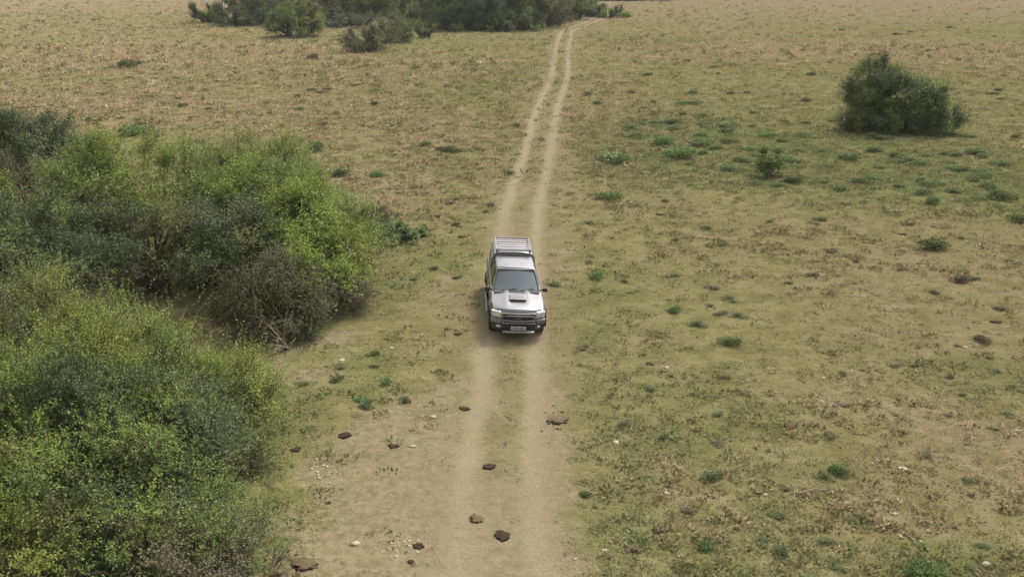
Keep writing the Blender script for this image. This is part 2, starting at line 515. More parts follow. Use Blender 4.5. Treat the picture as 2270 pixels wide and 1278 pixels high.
    near = ((T[:, None, :2]-B[None, :, :2])**2).sum(2).argmin(1)
    S = B[near]+rs.normal(size=(len(sel), 3))*np.array([.12, .12, 0])
    if trunk:
        S = S+np.array([0, 0, trunk*.8])
    m1 = S+(T-S)*.33+np.array([0, 0, .28])*np.linalg.norm(T-S, axis=1)[:, None]*.5+rs.normal(size=T.shape)*.1
    m2 = S+(T-S)*.68+np.array([0, 0, .2])*np.linalg.norm(T-S, axis=1)[:, None]*.35+rs.normal(size=T.shape)*.14
    r = stem_r*(.4+rs.random(len(sel))*.7)
    W = [prisms(S, m1, r, r*.75, 5), prisms(m1, m2, r*.75, r*.45, 4), prisms(m2, T, r*.45, r*.15, 4)]
    if trunk:
        W.append(prisms(B, B+np.array([0, 0, trunk]), stem_r*3.2, stem_r*2.2, 8))
    link('trunk' if trunk else 'branches', np_mesh('branches', np.concatenate(W)-off, 4, wood or M_BARK), root)
    link('twigs', np_mesh('twigs', TW-off, 4, wood or M_BARK), root)
    return root

def bare_tree(name, label, cat, base, hgt, spread, seed, mat, levels=4, r0=.12, lean=(0, 0), group=None, nstem=3, kids=4, wig=.35, seglen=.42):
    """leafless branching wood: one mesh"""
    rs = np.random.default_rng(seed)
    P0, P1, R0, R1 = [], [], [], []
    def grow(p, d, L, r, lev):
        q = p
        for k in range(3):
            d = unit(d+rs.normal(size=3)*wig*.4+np.array([0, 0, -.05 if lev else .03]))
            nq = q+d*L/3
            nq[2] = max(nq[2], .03)
            P0.append(q.copy()); P1.append(nq.copy()); R0.append(r*(1-.22*k)); R1.append(r*(1-.22*(k+1)))
            if lev < levels:
                for _ in range(max(1, kids-2) if k < 2 else kids):
                    if rs.random() < .75:
                        dd = unit(d+rs.normal(size=3)*spread)
                        grow(nq.copy(), dd, L*(.5+rs.random()*.28), r*(1-.22*(k+1))*.55, lev+1)
            q = nq
    for s in range(nstem):
        d = unit(np.array([rs.normal()*.45+lean[0], rs.normal()*.35+lean[1], 1.]))
        grow(np.array([rs.normal()*.1, rs.normal()*.1, -.05]), d, hgt*seglen*(.8+rs.random()*.4), r0, 0)
    root = empty(name, (base[0], base[1], gz(base[0], base[1])))
    tag(root, label, cat, group)
    n0 = len(P0)
    R0a = np.array(R0)
    thick = R0a > r0*.3
    P0a, P1a, R1a = np.array(P0), np.array(P1), np.array(R1)
    link('trunk', np_mesh('trunk', prisms(P0a[thick], P1a[thick], R0a[thick], R1a[thick], 6), 4, mat), root)
    if (~thick).any():
        link('twigs', np_mesh('twigs', prisms(P0a[~thick], P1a[~thick], np.maximum(R0a[~thick], .006), np.maximum(R1a[~thick], .004), 3), 4, mat), root)
    return root

YEL = (.200, .240, .036); LIM = (.185, .250, .028); GRN = (.130, .190, .028); DGR = (.056, .082, .020)
OLV = (.150, .168, .038); GOL = (.100, .118, .040); GRY = (.135, .145, .072); BRN = (.125, .102, .052); SAGE = (.165, .200, .070)

THICK = 'shrubs of the left thicket'
# foreground
shrub('thicket_shrub', 'large mid green shrub filling the lower left, beside the bare soil', 'shrub',
      [(-8.85, 17.2, .9, 2.8, 3.4, 2.45), (-10.6, 17.2, .8, 3.2, 3.4, 2.4), (-8.5, 19.4, .5, 2.0, 2.2, 1.6)], [DGR, GRN, OLV, GRN, LIM, GRN, YEL], 101,
      shoots=12500, slen=.72, leaf=.043, nleaf=23, group=THICK, hole=.46, whip=.10)
shrub('thicket_shrub', 'light green shrub with upright spiky shoots standing in front of the dark hollow', 'shrub',
      [(-9.8, 21.2, .8, 2.5, 2.0, 2.1), (-11.9, 21.4, .9, 2.4, 2.0, 2.7), (-7.5, 21.0, .3, 1.6, 1.7, 1.6)], [OLV, GRN, SAGE, YEL, LIM, YEL], 102,
      shoots=8500, slen=.8, leaf=.043, nleaf=23, up=1.1, droop=.02, whip=.10, group=THICK, hole=.40)
shrub('thicket_shrub', 'bright yellow green low shrub in the bottom left corner', 'shrub',
      [(-9.2, 13.6, .3, 1.5, 1.3, 1.9)], [LIM, YEL, YEL], 103, shoots=1800, slen=.6, leaf=.042, nleaf=26, group=THICK, hole=.3)
shrub('thicket_shrub', 'brownish green shrub with thin dry twigs at the bottom edge of the photo', 'shrub',
      [(-7.2, 14.2, .2, 1.9, 1.6, 1.7), (-6.0, 15.6, .0, 1.2, 1.8, 1.1)], [BRN, OLV, GRN, GRN, GOL], 104, shoots=3200, slen=.6, leaf=.045, nleaf=12, group=THICK, hole=.45)
shrub('thicket_shrub', 'pale sage green shrub at the left edge with bleached upper shoots', 'shrub',
      [(-13.6, 22.6, .9, 2.6, 2.4, 2.9), (-13.5, 18.8, .6, 2.6, 2.4, 2.4)], [GOL, SAGE, GRY, SAGE, OLV], 105, shoots=4500, slen=.8, leaf=.042, nleaf=20, up=.9, group=THICK, whip=.1)
# behind
shrub('thicket_shrub', 'broad bright green shrub at the back of the left thicket below the dry grass', 'shrub',
      [(-14.6, 37.8, 1.0, 4.6, 3.6, 2.9), (-10.7, 38.4, .9, 3.0, 3.4, 3.0), (-18.6, 36.0, .9, 3.4, 3.0, 2.5)], [GRN, OLV, LIM, YEL, LIM, OLV], 106,
      shoots=10500, slen=.9, leaf=.075, nleaf=17, group=THICK, hole=.46)
shrub('thicket_shrub', 'bright green rounded shrub on the right end of the thicket, nearest the track', 'shrub',
      [(-7.7, 34.0, .9, 2.3, 3.2, 2.4), (-6.9, 31.6, .5, 1.6, 1.9, 1.8), (-9.6, 36.0, 1.2, 2.6, 2.8, 2.4)], [GRN, OLV, LIM, LIM, YEL], 107,
      shoots=8500, slen=.8, leaf=.068, nleaf=17, group=THICK, hole=.42, up=.4)
shrub('thicket_shrub', 'dark grey olive shrub in the middle of the thicket with dull leaves', 'shrub',
      [(-10.4, 32.0, 1.0, 3.0, 2.4, 2.0), (-13.8, 32.2, .9, 3.0, 2.4, 1.8)], [DGR, GOL, DGR, GOL, OLV, GRY], 108,
      shoots=7500, slen=.75, leaf=.065, nleaf=12, group=THICK, hole=.46, zmin=1.35)
shrub('thicket_shrub', 'very dark green shrub in the shade at the left edge of the photo', 'shrub',
      [(-18.2, 32.2, .7, 3.2, 2.8, 2.3), (-21.6, 33.5, .8, 2.8, 2.8, 2.4)], [DGR, DGR, GOL, GRN], 109,
      shoots=5000, slen=.75, leaf=.07, nleaf=12, group=THICK, hole=.46)
shrub('thicket_shrub', 'rounded dark grey green shrub set back from the thicket at the left edge', 'shrub',
      [(-25.0, 47.6, .8, 3.5, 3.2, 2.8), (-28.4, 47.0, .9, 3.2, 3.2, 2.8)], [DGR, GOL, GRY, GOL], 110,
      shoots=9000, slen=.8, leaf=.085, nleaf=13, group=THICK, hole=.28, inner=2.0)
shrub('thicket_shrub', 'brown withered shrub between the grey green shrub and the bright green one', 'shrub',
      [(-22.6, 42.2, .5, 3.4, 2.4, 1.9)], [BRN, BRN, OLV, GOL], 111, shoots=2400, slen=.7, leaf=.06, nleaf=8, group=THICK, inner=.5)
# dead tangle at the near right foot of the thicket
shrub('dry_shrub', 'brown half dead shrub with drooping thin twigs under the bright green one', 'shrub',
      [(-7.8, 29.0, .5, 1.7, 1.5, 1.7), (-6.2, 29.6, .2, 1.4, 1.4, 1.2)], [GOL, OLV, BRN, GRN, GOL], 112,
      shoots=3600, slen=.7, leaf=.05, nleaf=7, inner=1.0, stem_r=.03, limb_n=70, group=None, droop=.5, up=.1, twig=.006)
for k, (px, py, h, lean, lab) in enumerate([
        (640, 770, 2.0, (.35, -.5), 'tangle of bare grey branches spilling onto the soil at the foot of the thicket'),
        (745, 700, 1.6, (.7, -.2), 'thin leafless branches reaching out right under the bright green shrub')]):
    q = at(px, py)
    bare_tree('dead_bush', lab, 'dead branches', q, h, .62, 40+k, M_DEADWOOD, levels=2, r0=.045, lean=lean, nstem=5, kids=3, seglen=.5,
              group='dead branches at the thicket foot')
# beside the thicket, right flank
q = at(850, 505); shrub('low_shrub', 'low grey brown shrub beside the right flank of the thicket', 'shrub', [(q[0], q[1], .2, .75, .8, .75)], [BRN, GOL, GRY], 120,
      shoots=420, slen=.4, leaf=.05, nleaf=10, stem_r=.02, limb_n=20)
q = at(885, 530); shrub('leafy_weed', 'bright green broad leaved weed patch right of the low grey brown shrub', 'weed', [(q[0], q[1], .1, .9, .9, .4), (q[0]-.7, q[1]-.6, .1, .7, .6, .35)],
      [(.13, .18, .05), (.11, .15, .045), (.16, .21, .07)], 121, shoots=420, slen=.28, leaf=.11, nleaf=7, stem_r=.012, limb_n=12, hole=.3)

# solitary shrub on the right
shrub('solitary_shrub', 'lone dark green two lobed shrub in the open pasture at upper right', 'shrub',
      [(25.3, 66.0, 2.0, 1.9, 1.8, 2.4), (27.7, 65.6, 1.5, 1.9, 2.0, 1.7), (26.5, 65.0, .9, 2.9, 1.8, 2.0), (28.8, 64.8, .5, 1.5, 1.6, 1.3), (24.4, 64.9, .7, 1.6, 1.4, 1.7)],
      [DGR, GRN, DGR, GOL, GRN, OLV, DGR], 130, shoots=8500, slen=.75, leaf=.085, nleaf=14, hole=.40, inner=1.6)
q = at(2100, 300); bare_tree('dead_bush', 'small tangle of pale dead branches low on the right side of the lone shrub', 'dead branches', q, 1.3, .7, 61, M_DEADWOOD, levels=3, r0=.035, nstem=4, kids=3)

# far belt of trees across the track's end
BELT = 'trees and shrubs of the far belt'
def far(px, py, wpx, hm, pal, seed, label, name='belt_tree', cat='tree', shoots=1500, lobes=3, trunk=None, dy=0, leaf=.16, **kw):
    q = at(px, py); q[1] += dy
    w = wpx/ppm(q[1])/2*1.32
    rs = np.random.default_rng(seed+900)
    E = []
    for k in range(lobes):
        o = (k-(lobes-1)/2)/max(1, lobes)*w*1.25
        hh = hm*(.78+.3*rs.random())
        cz = hh*.42
        E.append((q[0]+o, q[1]+rs.normal()*w*.15+w*.5, cz*.9, w*(.95/lobes**.5), w*.75, max(.3, hh-cz*.9)))
    return shrub(name, label, cat, E, pal, seed, shoots=shoots, slen=1.0, leaf=leaf, nleaf=9, group=BELT, trunk=trunk, stem_r=.09, twig=.015, inner=2.0, zmin=.05,
                 hole=kw.get('hole', .32), up=kw.get('up', .5), whip=kw.get('whip', .04))
q = at(492, 44); bare_tree('dead_tree', 'leafless whitish dead tree forking at the left end of the far belt', 'tree', q, 9.0, .42, 71, M_PALEWOOD, levels=3, r0=.34, lean=(-.05, 0), nstem=3, kids=3, group=BELT)
far(452, 52, 62, 2.9, [DGR, DGR, GRN], 201, 'low dark bush at the left end of the far belt, before the dead tree', 'belt_shrub', 'shrub', 700, 2)
far(560, 54, 130, 6.5, [DGR, DGR, GOL, BRN], 202, 'dark grey green tree just right of the whitish dead tree', shoots=2300)
far(655, 84, 92, 4.7, [GRN, OLV, LIM, OLV], 203, 'rounded olive green bush standing forward of the far belt', 'belt_shrub', 'shrub', 1900, 3)
far(735, 38, 150, 7.2, [DGR, GOL, DGR], 204, 'dark tree behind and right of the rounded olive green bush', shoots=2300)
far(765, 62, 130, 1.7, [(.07, .10, .05), GOL], 205, 'long low grey green hedge-like shrub before the dark trees', 'belt_shrub', 'shrub', 800, 4)
far(815, 42, 120, 6.8, [OLV, GOL, OLV, GRN], 206, 'olive brown tree behind the sparse grey bush', shoots=2000)
far(812, 116, 86, 3.2, [GOL, GRY, OLV, (.16, .18, .07)], 207, 'sparse grey bush with thin stems, forward of the belt', 'belt_shrub', 'shrub', 1100, 3, leaf=.10, hole=.2)
far(868, 96, 60, 3.4, [GRN, LIM, GRN], 208, 'spiky dark green sapling bush beside the sparse grey bush', 'belt_shrub', 'shrub', 650, 2, up=1.1, whip=.15, leaf=.11)
far(925, 66, 110, 4.0, [GOL, SAGE, GOL], 209, 'smooth dull green dome shaped bush before the dark trees', 'belt_shrub', 'shrub', 1700, 3)
far(942, 86, 36, 2.0, [(.16, .19, .08), LIM], 210, 'small pale green sapling in the grass before the dome shaped bush', 'belt_shrub', 'shrub', 220, 1, up=1.3, whip=.2, leaf=.10)
far(900, 40, 110, 8.2, [GRN, OLV, LIM, DGR], 211, 'yellowish green tree rising behind the dome shaped bush', shoots=1900, dy=4)
far(1030, 68, 130, 8.0, [DGR, DGR, (.03, .05, .025), GRN], 212, 'very dark green tree in the centre of the far belt', shoots=2600)
far(1115, 66, 110, 8.0, [GRN, DGR, GRN, OLV], 213, 'mid green tree right of the very dark one', shoots=2300)
far(1190, 62, 110, 6.0, [GOL, OLV, GRY, GOL], 214, 'dull grey green tree left of where the track meets the belt', shoots=2200)
far(1240, 55, 60, 4.2, [BRN, GOL, GRY], 215, 'brownish thin bush close to the end of the straight track', 'belt_shrub', 'shrub', 700, 2)
far(1274, 44, 62, 5.4, [DGR, GRN, GRN], 216, 'dark green tree beside the bend of the track', shoots=1300, lobes=2)
far(1308, 38, 46, 4.0, [OLV, GRN, GOL], 217, 'small olive tree at the right end of the belt by the bend', shoots=800, lobes=2)
far(1358, 40, 60, 2.2, [LIM, (.13, .15, .05)], 218, 'low yellow green bush right of the bending track', 'belt_shrub', 'shrub', 600, 2)
for k, px in enumerate((545, 620, 700, 780, 850, 920, 980, 1070, 1150, 1225)):
    far(px, 40, 150, 8.5, [DGR, GOL, DGR], 230+k, 'dark tree in the back row of the far belt', shoots=1300, dy=14, leaf=.2)
for k, (px, w_, h_, lab) in enumerate([(515, 70, 2.4, 'low dark bush under the whitish dead tree'), (600, 70, 2.4, 'low dark bush between the dark grey green tree and the olive bush'),
        (715, 70, 2.6, 'low dark bush right of the rounded olive green bush'), (1000, 90, 3.0, 'low dark green bush at the foot of the very dark tree'),
        (1075, 80, 3.0, 'low green bush between the very dark tree and the mid green one'), (1150, 80, 2.8, 'low grey green bush at the foot of the mid green tree')]):
    far(px, 60 if px < 900 else 70, w_, h_, [DGR, GOL, DGR, GRN], 260+k, lab, 'belt_shrub', 'shrub', 900, 3)
for k, px in enumerate((1330, 1372, 1414, 1455)):
    far(px, 2, 62, 5.0, [(.03, .035, .03), DGR], 240+k, 'very distant dark tree at the top edge of the photo, right of the belt', 'distant_tree', shoots=700, lobes=2, leaf=.25)

# ------------------------------------------------------------------ grass cover (nobody could count it)
def grass():
    NT = 270000
    px = rng.uniform(-650, 2920, NT); py = np.where(rng.random(NT) < .40, rng.uniform(2, 420, NT), rng.uniform(12, 1420, NT))
    dy = F_PX*CT+(639-py)*ST; dz = F_PX*ST-(639-py)*CT
    t = CAM_H/dz
    x = (px-1135)*t; y = dy*t
    ok = y < 420
    x, y = x[ok]+rng.normal(size=ok.sum())*.05, y[ok]
    b, d, g, u = masks(x, y)
    rutd = np.abs(np.abs(u+(noise2(x*0, y, .35, 8, 2)-.5)*.3)-.8)
    clump = noise2(x, y, 1.3, 51, 3)*.5+noise2(x, y, 4.0, 52, 2)*.5
    keep = rng.random(len(x)) < np.clip((clump-.36)*4.5, .04, 1)*(1-.93*np.clip(b*1.25, 0, 1))*np.where(rutd < .36, .06, 1)*np.where(np.abs(u) < 2, .6, 1)
    x, y, b, d, g, clump = x[keep], y[keep], b[keep], d[keep], g[keep], clump[keep]
    z = height(x, y); N = len(x)
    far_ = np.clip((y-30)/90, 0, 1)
    kind = rng.random(N)
    hgt = (.022+.028*rng.random(N))*(1+3.0*far_+2.6*d*far_)*(1+.4*g)
    rad = (.05+.13*rng.random(N)**2)*(1+1.8*far_)
    olive = np.array((.19, .185, .070)); straw = np.array((.28, .225, .125)); green = np.array((.16, .175, .068)); dark = np.array((.10, .085, .032)); pink = np.array((.29, .200, .120))
    pt = noise2(x, y, .22, 61, 4)
    g = np.clip(g+(pt-.5)*1.6*(y > 45), 0, 1)
    rr = rng.random(N)
    col = np.where((rr < d*.85*np.clip(1.5-g, .3, 1))[:, None], np.where((rng.random(N) < .5)[:, None], straw, pink), np.where((rr < d*.85+g*.55+.10)[:, None], green, olive))
    dk = (kind < .07)
    col = np.where(dk[:, None], dark+(green-dark)*rng.random((N, 1))*.6, col)
    hgt = np.where(dk, hgt*1.5, hgt)
    col = col*(1+(rng.random((N, 1))-.5)*.35)
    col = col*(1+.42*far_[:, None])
    NB = 8
    P, D, Nn, L, W, CC = [], [], [], [], [], []
    for k in range(NB):
        a = rng.random(N)*2*math.pi; r = rad*np.sqrt(rng.random(N))
        P.append(np.stack([x+np.cos(a)*r*1.25, y+np.sin(a)*r, z-.01], 1))
        dd = np.stack([np.cos(a)*.8+rng.normal(size=N)*.3, np.sin(a)*.8+rng.normal(size=N)*.3, (.35+.9*far_)+.5*rng.random(N)], 1)
        D.append(dd); Nn.append(unit(rng.normal(size=(N, 3))*.5+np.array([0, 0, 1.])))
        L.append(hgt*(.8+rng.random(N)*.9)); W.append(hgt*(.28+rng.random(N)*.25)); CC.append(col*(1+(rng.random((N, 1))-.5)*.25))
    # tussocks: rounder, taller clumps
    M = 46000
    px = rng.uniform(-650, 2920, M); py = rng.uniform(2, 1420, M)
    t = CAM_H/(F_PX*ST-(639-py)*CT)
    x = (px-1135)*t; y = (F_PX*CT+(639-py)*ST)*t
    ok = y < 420; x, y = x[ok], y[ok]
    b, d, g, u = masks(x, y)
    cl = noise2(x, y, .5, 77, 3)
    keep = (rng.random(len(x)) < np.clip((cl-.33)*3.5+g*.6*(y > 38), .12, 1)*np.clip(1-1.1*b, 0.03, 1)*np.where(y < 34, .30, .8)) & (np.abs(u) > 1.25)
    x, y, b, d, g = x[keep], y[keep], b[keep], d[keep], g[keep]; N = len(x); z = height(x, y)
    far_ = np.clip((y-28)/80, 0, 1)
    s = (.06+.16*rng.random(N)**1.6)*(1+1.7*far_)
    hh = s*(.38+.35*rng.random(N))*(1+.35*d)
    rr = rng.random(N)[:, None]
    cA = np.where(rr < .38, np.array((.150, .130, .048)), np.where(rr < .62, np.array((.19, .165, .07)), np.where(rr < .8, np.array((.125, .135, .046)), np.array((.26, .21, .115)))))
    cD = np.where(rr < .30, np.array((.155, .115, .06)), np.where(rr < .72, np.array((.26, .20, .11)), np.array((.32, .24, .15))))
    cG = np.array((.115, .145, .045))*(1+.3*rng.random((N, 1)))
    rd = rng.random(N)[:, None]
    col = np.where(rd < d[:, None]*.9, cD, np.where(rd < (d*.9+g*.5)[:, None], cG, cA))*(1+(rng.random((N, 1))-.5)*.3)
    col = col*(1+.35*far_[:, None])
    NBT = 18
    for k in range(NBT):
        a = rng.random(N)*2*math.pi; q = np.sqrt(rng.random(N))*.85
        P.append(np.stack([x+np.cos(a)*q*s*1.2, y+np.sin(a)*q*s, z+hh*np.sqrt(1-q*q)*.45-.01], 1))
        D.append(np.stack([np.cos(a)*(.4+q)+rng.normal(size=N)*.3, np.sin(a)*(.4+q)+rng.normal(size=N)*.3, 1.0-.6*q], 1))
        Nn.append(unit(np.stack([np.cos(a)*q*.8, np.sin(a)*q*.8, np.ones(N)*.7], 1)+rng.normal(size=(N, 3))*.3))
        L.append(hh*(.6+rng.random(N)*.6)); W.append(s*(.22+rng.random(N)*.2)); CC.append(col*(1+(rng.random((N, 1))-.5)*.3))
    V = leaves(np.concatenate(P), np.concatenate(D), np.concatenate(Nn), np.concatenate(L), np.concatenate(W))
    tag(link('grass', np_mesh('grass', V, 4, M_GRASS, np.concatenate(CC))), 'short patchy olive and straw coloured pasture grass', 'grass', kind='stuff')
grass()

# ------------------------------------------------------------------ weeds
def weed_mesh(seed, pal, n=230, hgt=.42, lobes=5, leaf=.12):
    rs = np.random.default_rng(seed)
    c = np.stack([rs.uniform(-1, 1, lobes)*.42, rs.uniform(-1, 1, lobes)*.32, np.zeros(lobes)], 1)
    j = rs.integers(0, lobes, n*3)
    a = rs.random(len(j))*2*math.pi; r = .38*np.sqrt(rs.random(len(j)))
    z = hgt*np.sqrt(np.clip(1-(r/.42)**2, 0, 1))*(.25+.75*rs.random(len(j)))*(.65+.35*rs.random(lobes))[j]
    p = c[j]+np.stack([np.cos(a)*r, np.sin(a)*r, z], 1)
    d = np.stack([np.cos(a), np.sin(a), .5+rs.random(len(j))*.9], 1)+rs.normal(size=(len(j), 3))*.35
    V = leaves(p, d, unit(rs.normal(size=(len(j), 3))*.5+np.array([0, 0, 1.])), leaf*(.6+rs.random(len(j))*.8), leaf*.55*(.6+rs.random(len(j))*.8))
    col = np.array(pal)[rs.integers(0, len(pal), len(j))]*(1+(rs.random((len(j), 1))-.5)*.5)
    return V, col, c
WP = {'bright': [(.12, .185, .05), (.15, .22, .07), (.09, .145, .04)],
      'grey': [(.13, .17, .058), (.165, .20, .08), (.10, .13, .04)],
      'dark': [(.10, .125, .04), (.13, .15, .05), (.08, .095, .032)],
      'brown': [(.12, .095, .05), (.10, .085, .04), (.14, .12, .06)]}
WM = {}
for kk, pal in WP.items():
    for v in range(3):
        V, col, c = weed_mesh(hash((len(kk), v)) % 1000+v*7, pal)
        st = prisms(np.repeat(c, 4, 0)-np.array([0, 0, .05]), np.repeat(c, 4, 0)+np.random.default_rng(v).normal(size=(len(c)*4, 3))*np.array([.12, .12, .05])+np.array([0, 0, .22]), .012, .006, 4)
        WM[kk, v] = np_mesh('weed_clump', np.concatenate([V.reshape(-1, 4, 3), st]), 4, M_LEAF, np.concatenate([col, np.tile((.10, .08, .05), (len(st), 1))]))
def weed(px, py, wpx, kind, label, group=None, tall=1.0, v=None, i=0):
    q = at(px, py); s = wpx/ppm(q[1])/1.35
    q = at(px, py+wpx*.12)
    root = link('weed_clump', WM[kind, (i if v is None else v) % 3])
    root.location = (q[0], q[1], gz(q[0], q[1]))
    root.scale = (s*1.12, s*1.05, s*1.1*tall); root.rotation_euler = (0, 0, i*2.39)
    tag(root, label, 'weed', group)
singles = [
 (297, 291, 66, 'bright', 'long dark emerald weed clump in dry grass behind the left thicket', 1.0), (212, 263, 34, 'bright', 'small green weed clump left of and behind the emerald one', 1),
 (285, 145, 44, 'dark', 'dark olive tussock alone in the pinkish dry grass at upper left', 1.2), (693, 330, 54, 'grey', 'pale blue green leafy weed clump behind the bright end of the thicket', 1.1),
 (750, 382, 50, 'dark', 'dark weed clump just right of the top of the bright green shrub', .9), (832, 385, 32, 'bright', 'small dark green weed clump in yellow grass between thicket and track', .9),
 (1000, 331, 42, 'dark', 'flat dark weed clump left of the track ruts, the farther of two', .8), (945, 320, 34, 'grey', 'loose grey green weeds left of the flat dark clump', .8),
 (1128, 385, 24, 'dark', 'small dark tussock at the left edge of the left rut', 1), (1355, 434, 52, 'bright', 'bright green round weed clump right of the track, alone in the grass', 1.0),
 (1370, 348, 84, 'grey', 'wide grey green weed clump right of the track behind the bright round one', .6), (1470, 318, 44, 'bright', 'dense green weed clump at the left head of the weed band', 1.1),
 (1506, 340, 66, 'bright', 'large dense green weed clump right behind the left head of the weed band', .9),
 (2066, 541, 66, 'dark', 'dark green mound shaped weed clump in bare grass at right', 1.0), (1325, 613, 34, 'bright', 'dark green weed clump right of the truck', 1.1),
 (1384, 623, 20, 'dark', 'tiny dark tussock right of the weed clump beside the truck', .9), (1497, 692, 30, 'bright', 'small rounded bright green clump right of and below the truck', 1.3),
 (1546, 720, 34, 'dark', 'flat olive tussock just below the small rounded bright clump', .7), (1616, 758, 48, 'grey', 'blue grey thistly weed right of the flat olive tussock', 1.0),
 (1861, 1041, 42, 'bright', 'dense round green weed clump at lower right above the forked stick', 1.3), (2052, 1262, 76, 'bright', 'fresh green broad leaved plant at the bottom edge, lower right', 1.2),
 (1574, 1050, 48, 'dark', 'long low green tussock in the lower middle right', .6), (1296, 1094, 30, 'dark', 'dark tussock just right of the right wheel rut', .9),
 (1562, 1206, 36, 'bright', 'small branching green plant near the bottom, right of the dark dung', 1.0), (1728, 1222, 50, 'dark', 'dark slanting tussock near the bottom edge, left of the fresh green plant', .7),
 (2134, 621, 40, 'brown', 'brown dome shaped tussock in the right pasture', 1.1), (2256, 487, 40, 'dark', 'dark clump cut by the right edge of the photo', 1.2),
 (2220, 435, 56, 'dark', 'dark blue green clump near the right edge, below the lone shrub', 1.0), (2070, 447, 38, 'grey', 'rounded grey green clump at the lower end of the weed band', 1.2),
 (1819, 486, 26, 'dark', 'small dark clump below the weed band', .8), (692, 128, 24, 'brown', 'upright brown tussock in the dry grass before the far belt', 1.7),
 (1358, 328, 30, 'grey', 'thin grey weeds just behind the wide grey green clump', .7), (2180, 750, 40, 'brown', 'dark brown tussock in dry grass near the right edge', .8),
 (1800, 610, 24, 'brown', 'small brown tussock in the middle of the right pasture', .8), (1565, 500, 28, 'dark', 'flat green tussock in the open grass right of the track', .6),
]
for i, (px, py, w, kd, lab, tall) in enumerate(singles):
    weed(px, py, w, kd, lab, None, tall, i=i)
q = at(1702, 388); shrub('low_shrub', 'tall narrow olive green bush standing up from the weed band', 'shrub', [(q[0], q[1], .7, .55, .6, .75), (q[0]+.35, q[1]-.1, .4, .55, .5, .6)], [OLV, GRN, GOL, GRN], 140,
      shoots=420, slen=.5, leaf=.07, nleaf=12, stem_r=.02, limb_n=16, up=1.1, hole=.2)
band = [(1402, 298, 36), (1450, 270, 34), (1492, 268, 46), (1556, 300, 34), (1530, 362, 22), (1612, 370, 46), (1644, 353, 44), (1560, 338, 30), (1655, 330, 32),
        (1762, 354, 44), (1885, 344, 60), (1818, 332, 30), (1766, 394, 60), (1725, 407, 36), (1680, 402, 34), (1826, 400, 26), (1858, 414, 46), (1908, 398, 44),
        (1930, 392, 36), (1990, 409, 36), (2062, 405, 48), (2040, 424, 50), (2112, 424, 36), (2165, 436, 40), (2190, 412, 50), (2165, 337, 54), (2010, 352, 44),
        (1990, 345, 40), (2115, 372, 40), (2220, 362, 40), (1672, 250, 24), (1600, 262, 26), (1555, 255, 30), (1700, 300, 36), (1940, 330, 36), (1780, 300, 36),
        (1740, 270, 26), (2250, 300, 30), (1430, 238, 20), (1720, 330, 30), (1588, 322, 26), (1840, 365, 26), (2090, 340, 26), (2150, 300, 30)]
_rb = np.random.default_rng(12)
band += [(1400+820*f, 268+95*f+_rb.normal()*34, 22+22*_rb.random()) for f in _rb.random(46)]
for i, (px, py, w) in enumerate(band):
    weed(px, py, w*.95, ('grey', 'grey', 'dark', 'bright', 'grey')[i % 5], 'low leafy green weed clump in the band of weeds before the lone shrub', 'weed clumps in the band before the lone shrub', .75, i=i)
r2 = np.random.default_rng(99)
def zone(cnt, x0, x1, y0, y1, w0, w1, kinds, label, group, tall=.8):
    for i in range(cnt):
        f = r2.random(); py = y0+(y1-y0)*f; px = x0+(x1-x0)*r2.random()
        if abs(at(px, py)[0]-track_x(at(px, py)[1])) < 1.6: px += 160
        w = (w0+(w1-w0)*f)*(.7+.6*r2.random())
        weed(px, py, w, kinds[i % len(kinds)], label, group, tall*(.7+.6*r2.random()), i=i+3)
zone(34, 20, 1150, 95, 330, 14, 26, ['dark', 'grey', 'brown', 'dark'], 'small tussock dotted over the dry grass left of the far track', 'tussocks left of the far track')
zone(40, 1290, 2260, 60, 240, 12, 24, ['dark', 'grey', 'brown'], 'small tussock dotted over the far pasture right of the track', 'tussocks right of the far track')
zone(34, 1290, 2260, 440, 700, 16, 26, ['dark', 'brown', 'dark', 'brown'], 'small flat tussock in the open right hand pasture', 'tussocks in the middle right pasture', .55)
zone(40, 1290, 2260, 720, 1270, 20, 32, ['dark', 'brown', 'dark'], 'small flat tussock in the near right hand pasture', 'tussocks in the near right pasture', .5)
zone(16, 880, 1100, 340, 640, 16, 24, ['dark', 'dark', 'brown'], 'small tussock between the thicket and the truck', 'tussocks between thicket and truck', .6)
zone(10, 650, 900, 760, 900, 22, 30, ['dark', 'bright', 'dark'], 'small green tussock on the soil below the thicket foot', 'tussocks below the thicket foot', .6)

# ------------------------------------------------------------------ dung, stones, sticks
def lump_mesh(seed, mat, flat=.45, rough=.35, bumps=3.0):
    import bmesh
    bm = bmesh.new(); bmesh.ops.create_icosphere(bm, subdivisions=3, radius=1)
    P = np.array([v.co[:] for v in bm.verts])
    k = 1+(fbm(P+seed*3.1, bumps, 3, seed)-.5)*2*rough
    for v, p, s in zip(bm.verts, P, k):
        v.co = Vector((p[0]*s, p[1]*s, max(-.3, p[2]*s)*flat))
    me = bpy.data.meshes.new('lump'); bm.to_mesh(me); bm.free(); me.materials.append(mat); me.polygons.foreach_set('use_smooth', [True]*len(me.polygons))
    return me
DM = [lump_mesh(s, M_DUNG, .13, .7, 3.0) for s in range(3)]; DO = [lump_mesh(s+5, M_DUNG_OLD, .12, .8, 3.2) for s in range(2)]
SM = [lump_mesh(s+11, M_STONE, .55, .35, 1.4) for s in range(4)]
def put(mesh, name, px, py, wpx, label, cat, group, i, asp=.8):
    q = at(px, py); s = wpx/ppm(q[1])/2
    o = link(name, mesh); o.location = (q[0], q[1], gz(q[0], q[1])+s*.04)
    o.scale = (s, s*asp, s); o.rotation_euler = (0, 0, i*.37-.4)
    tag(o, label, cat, group)
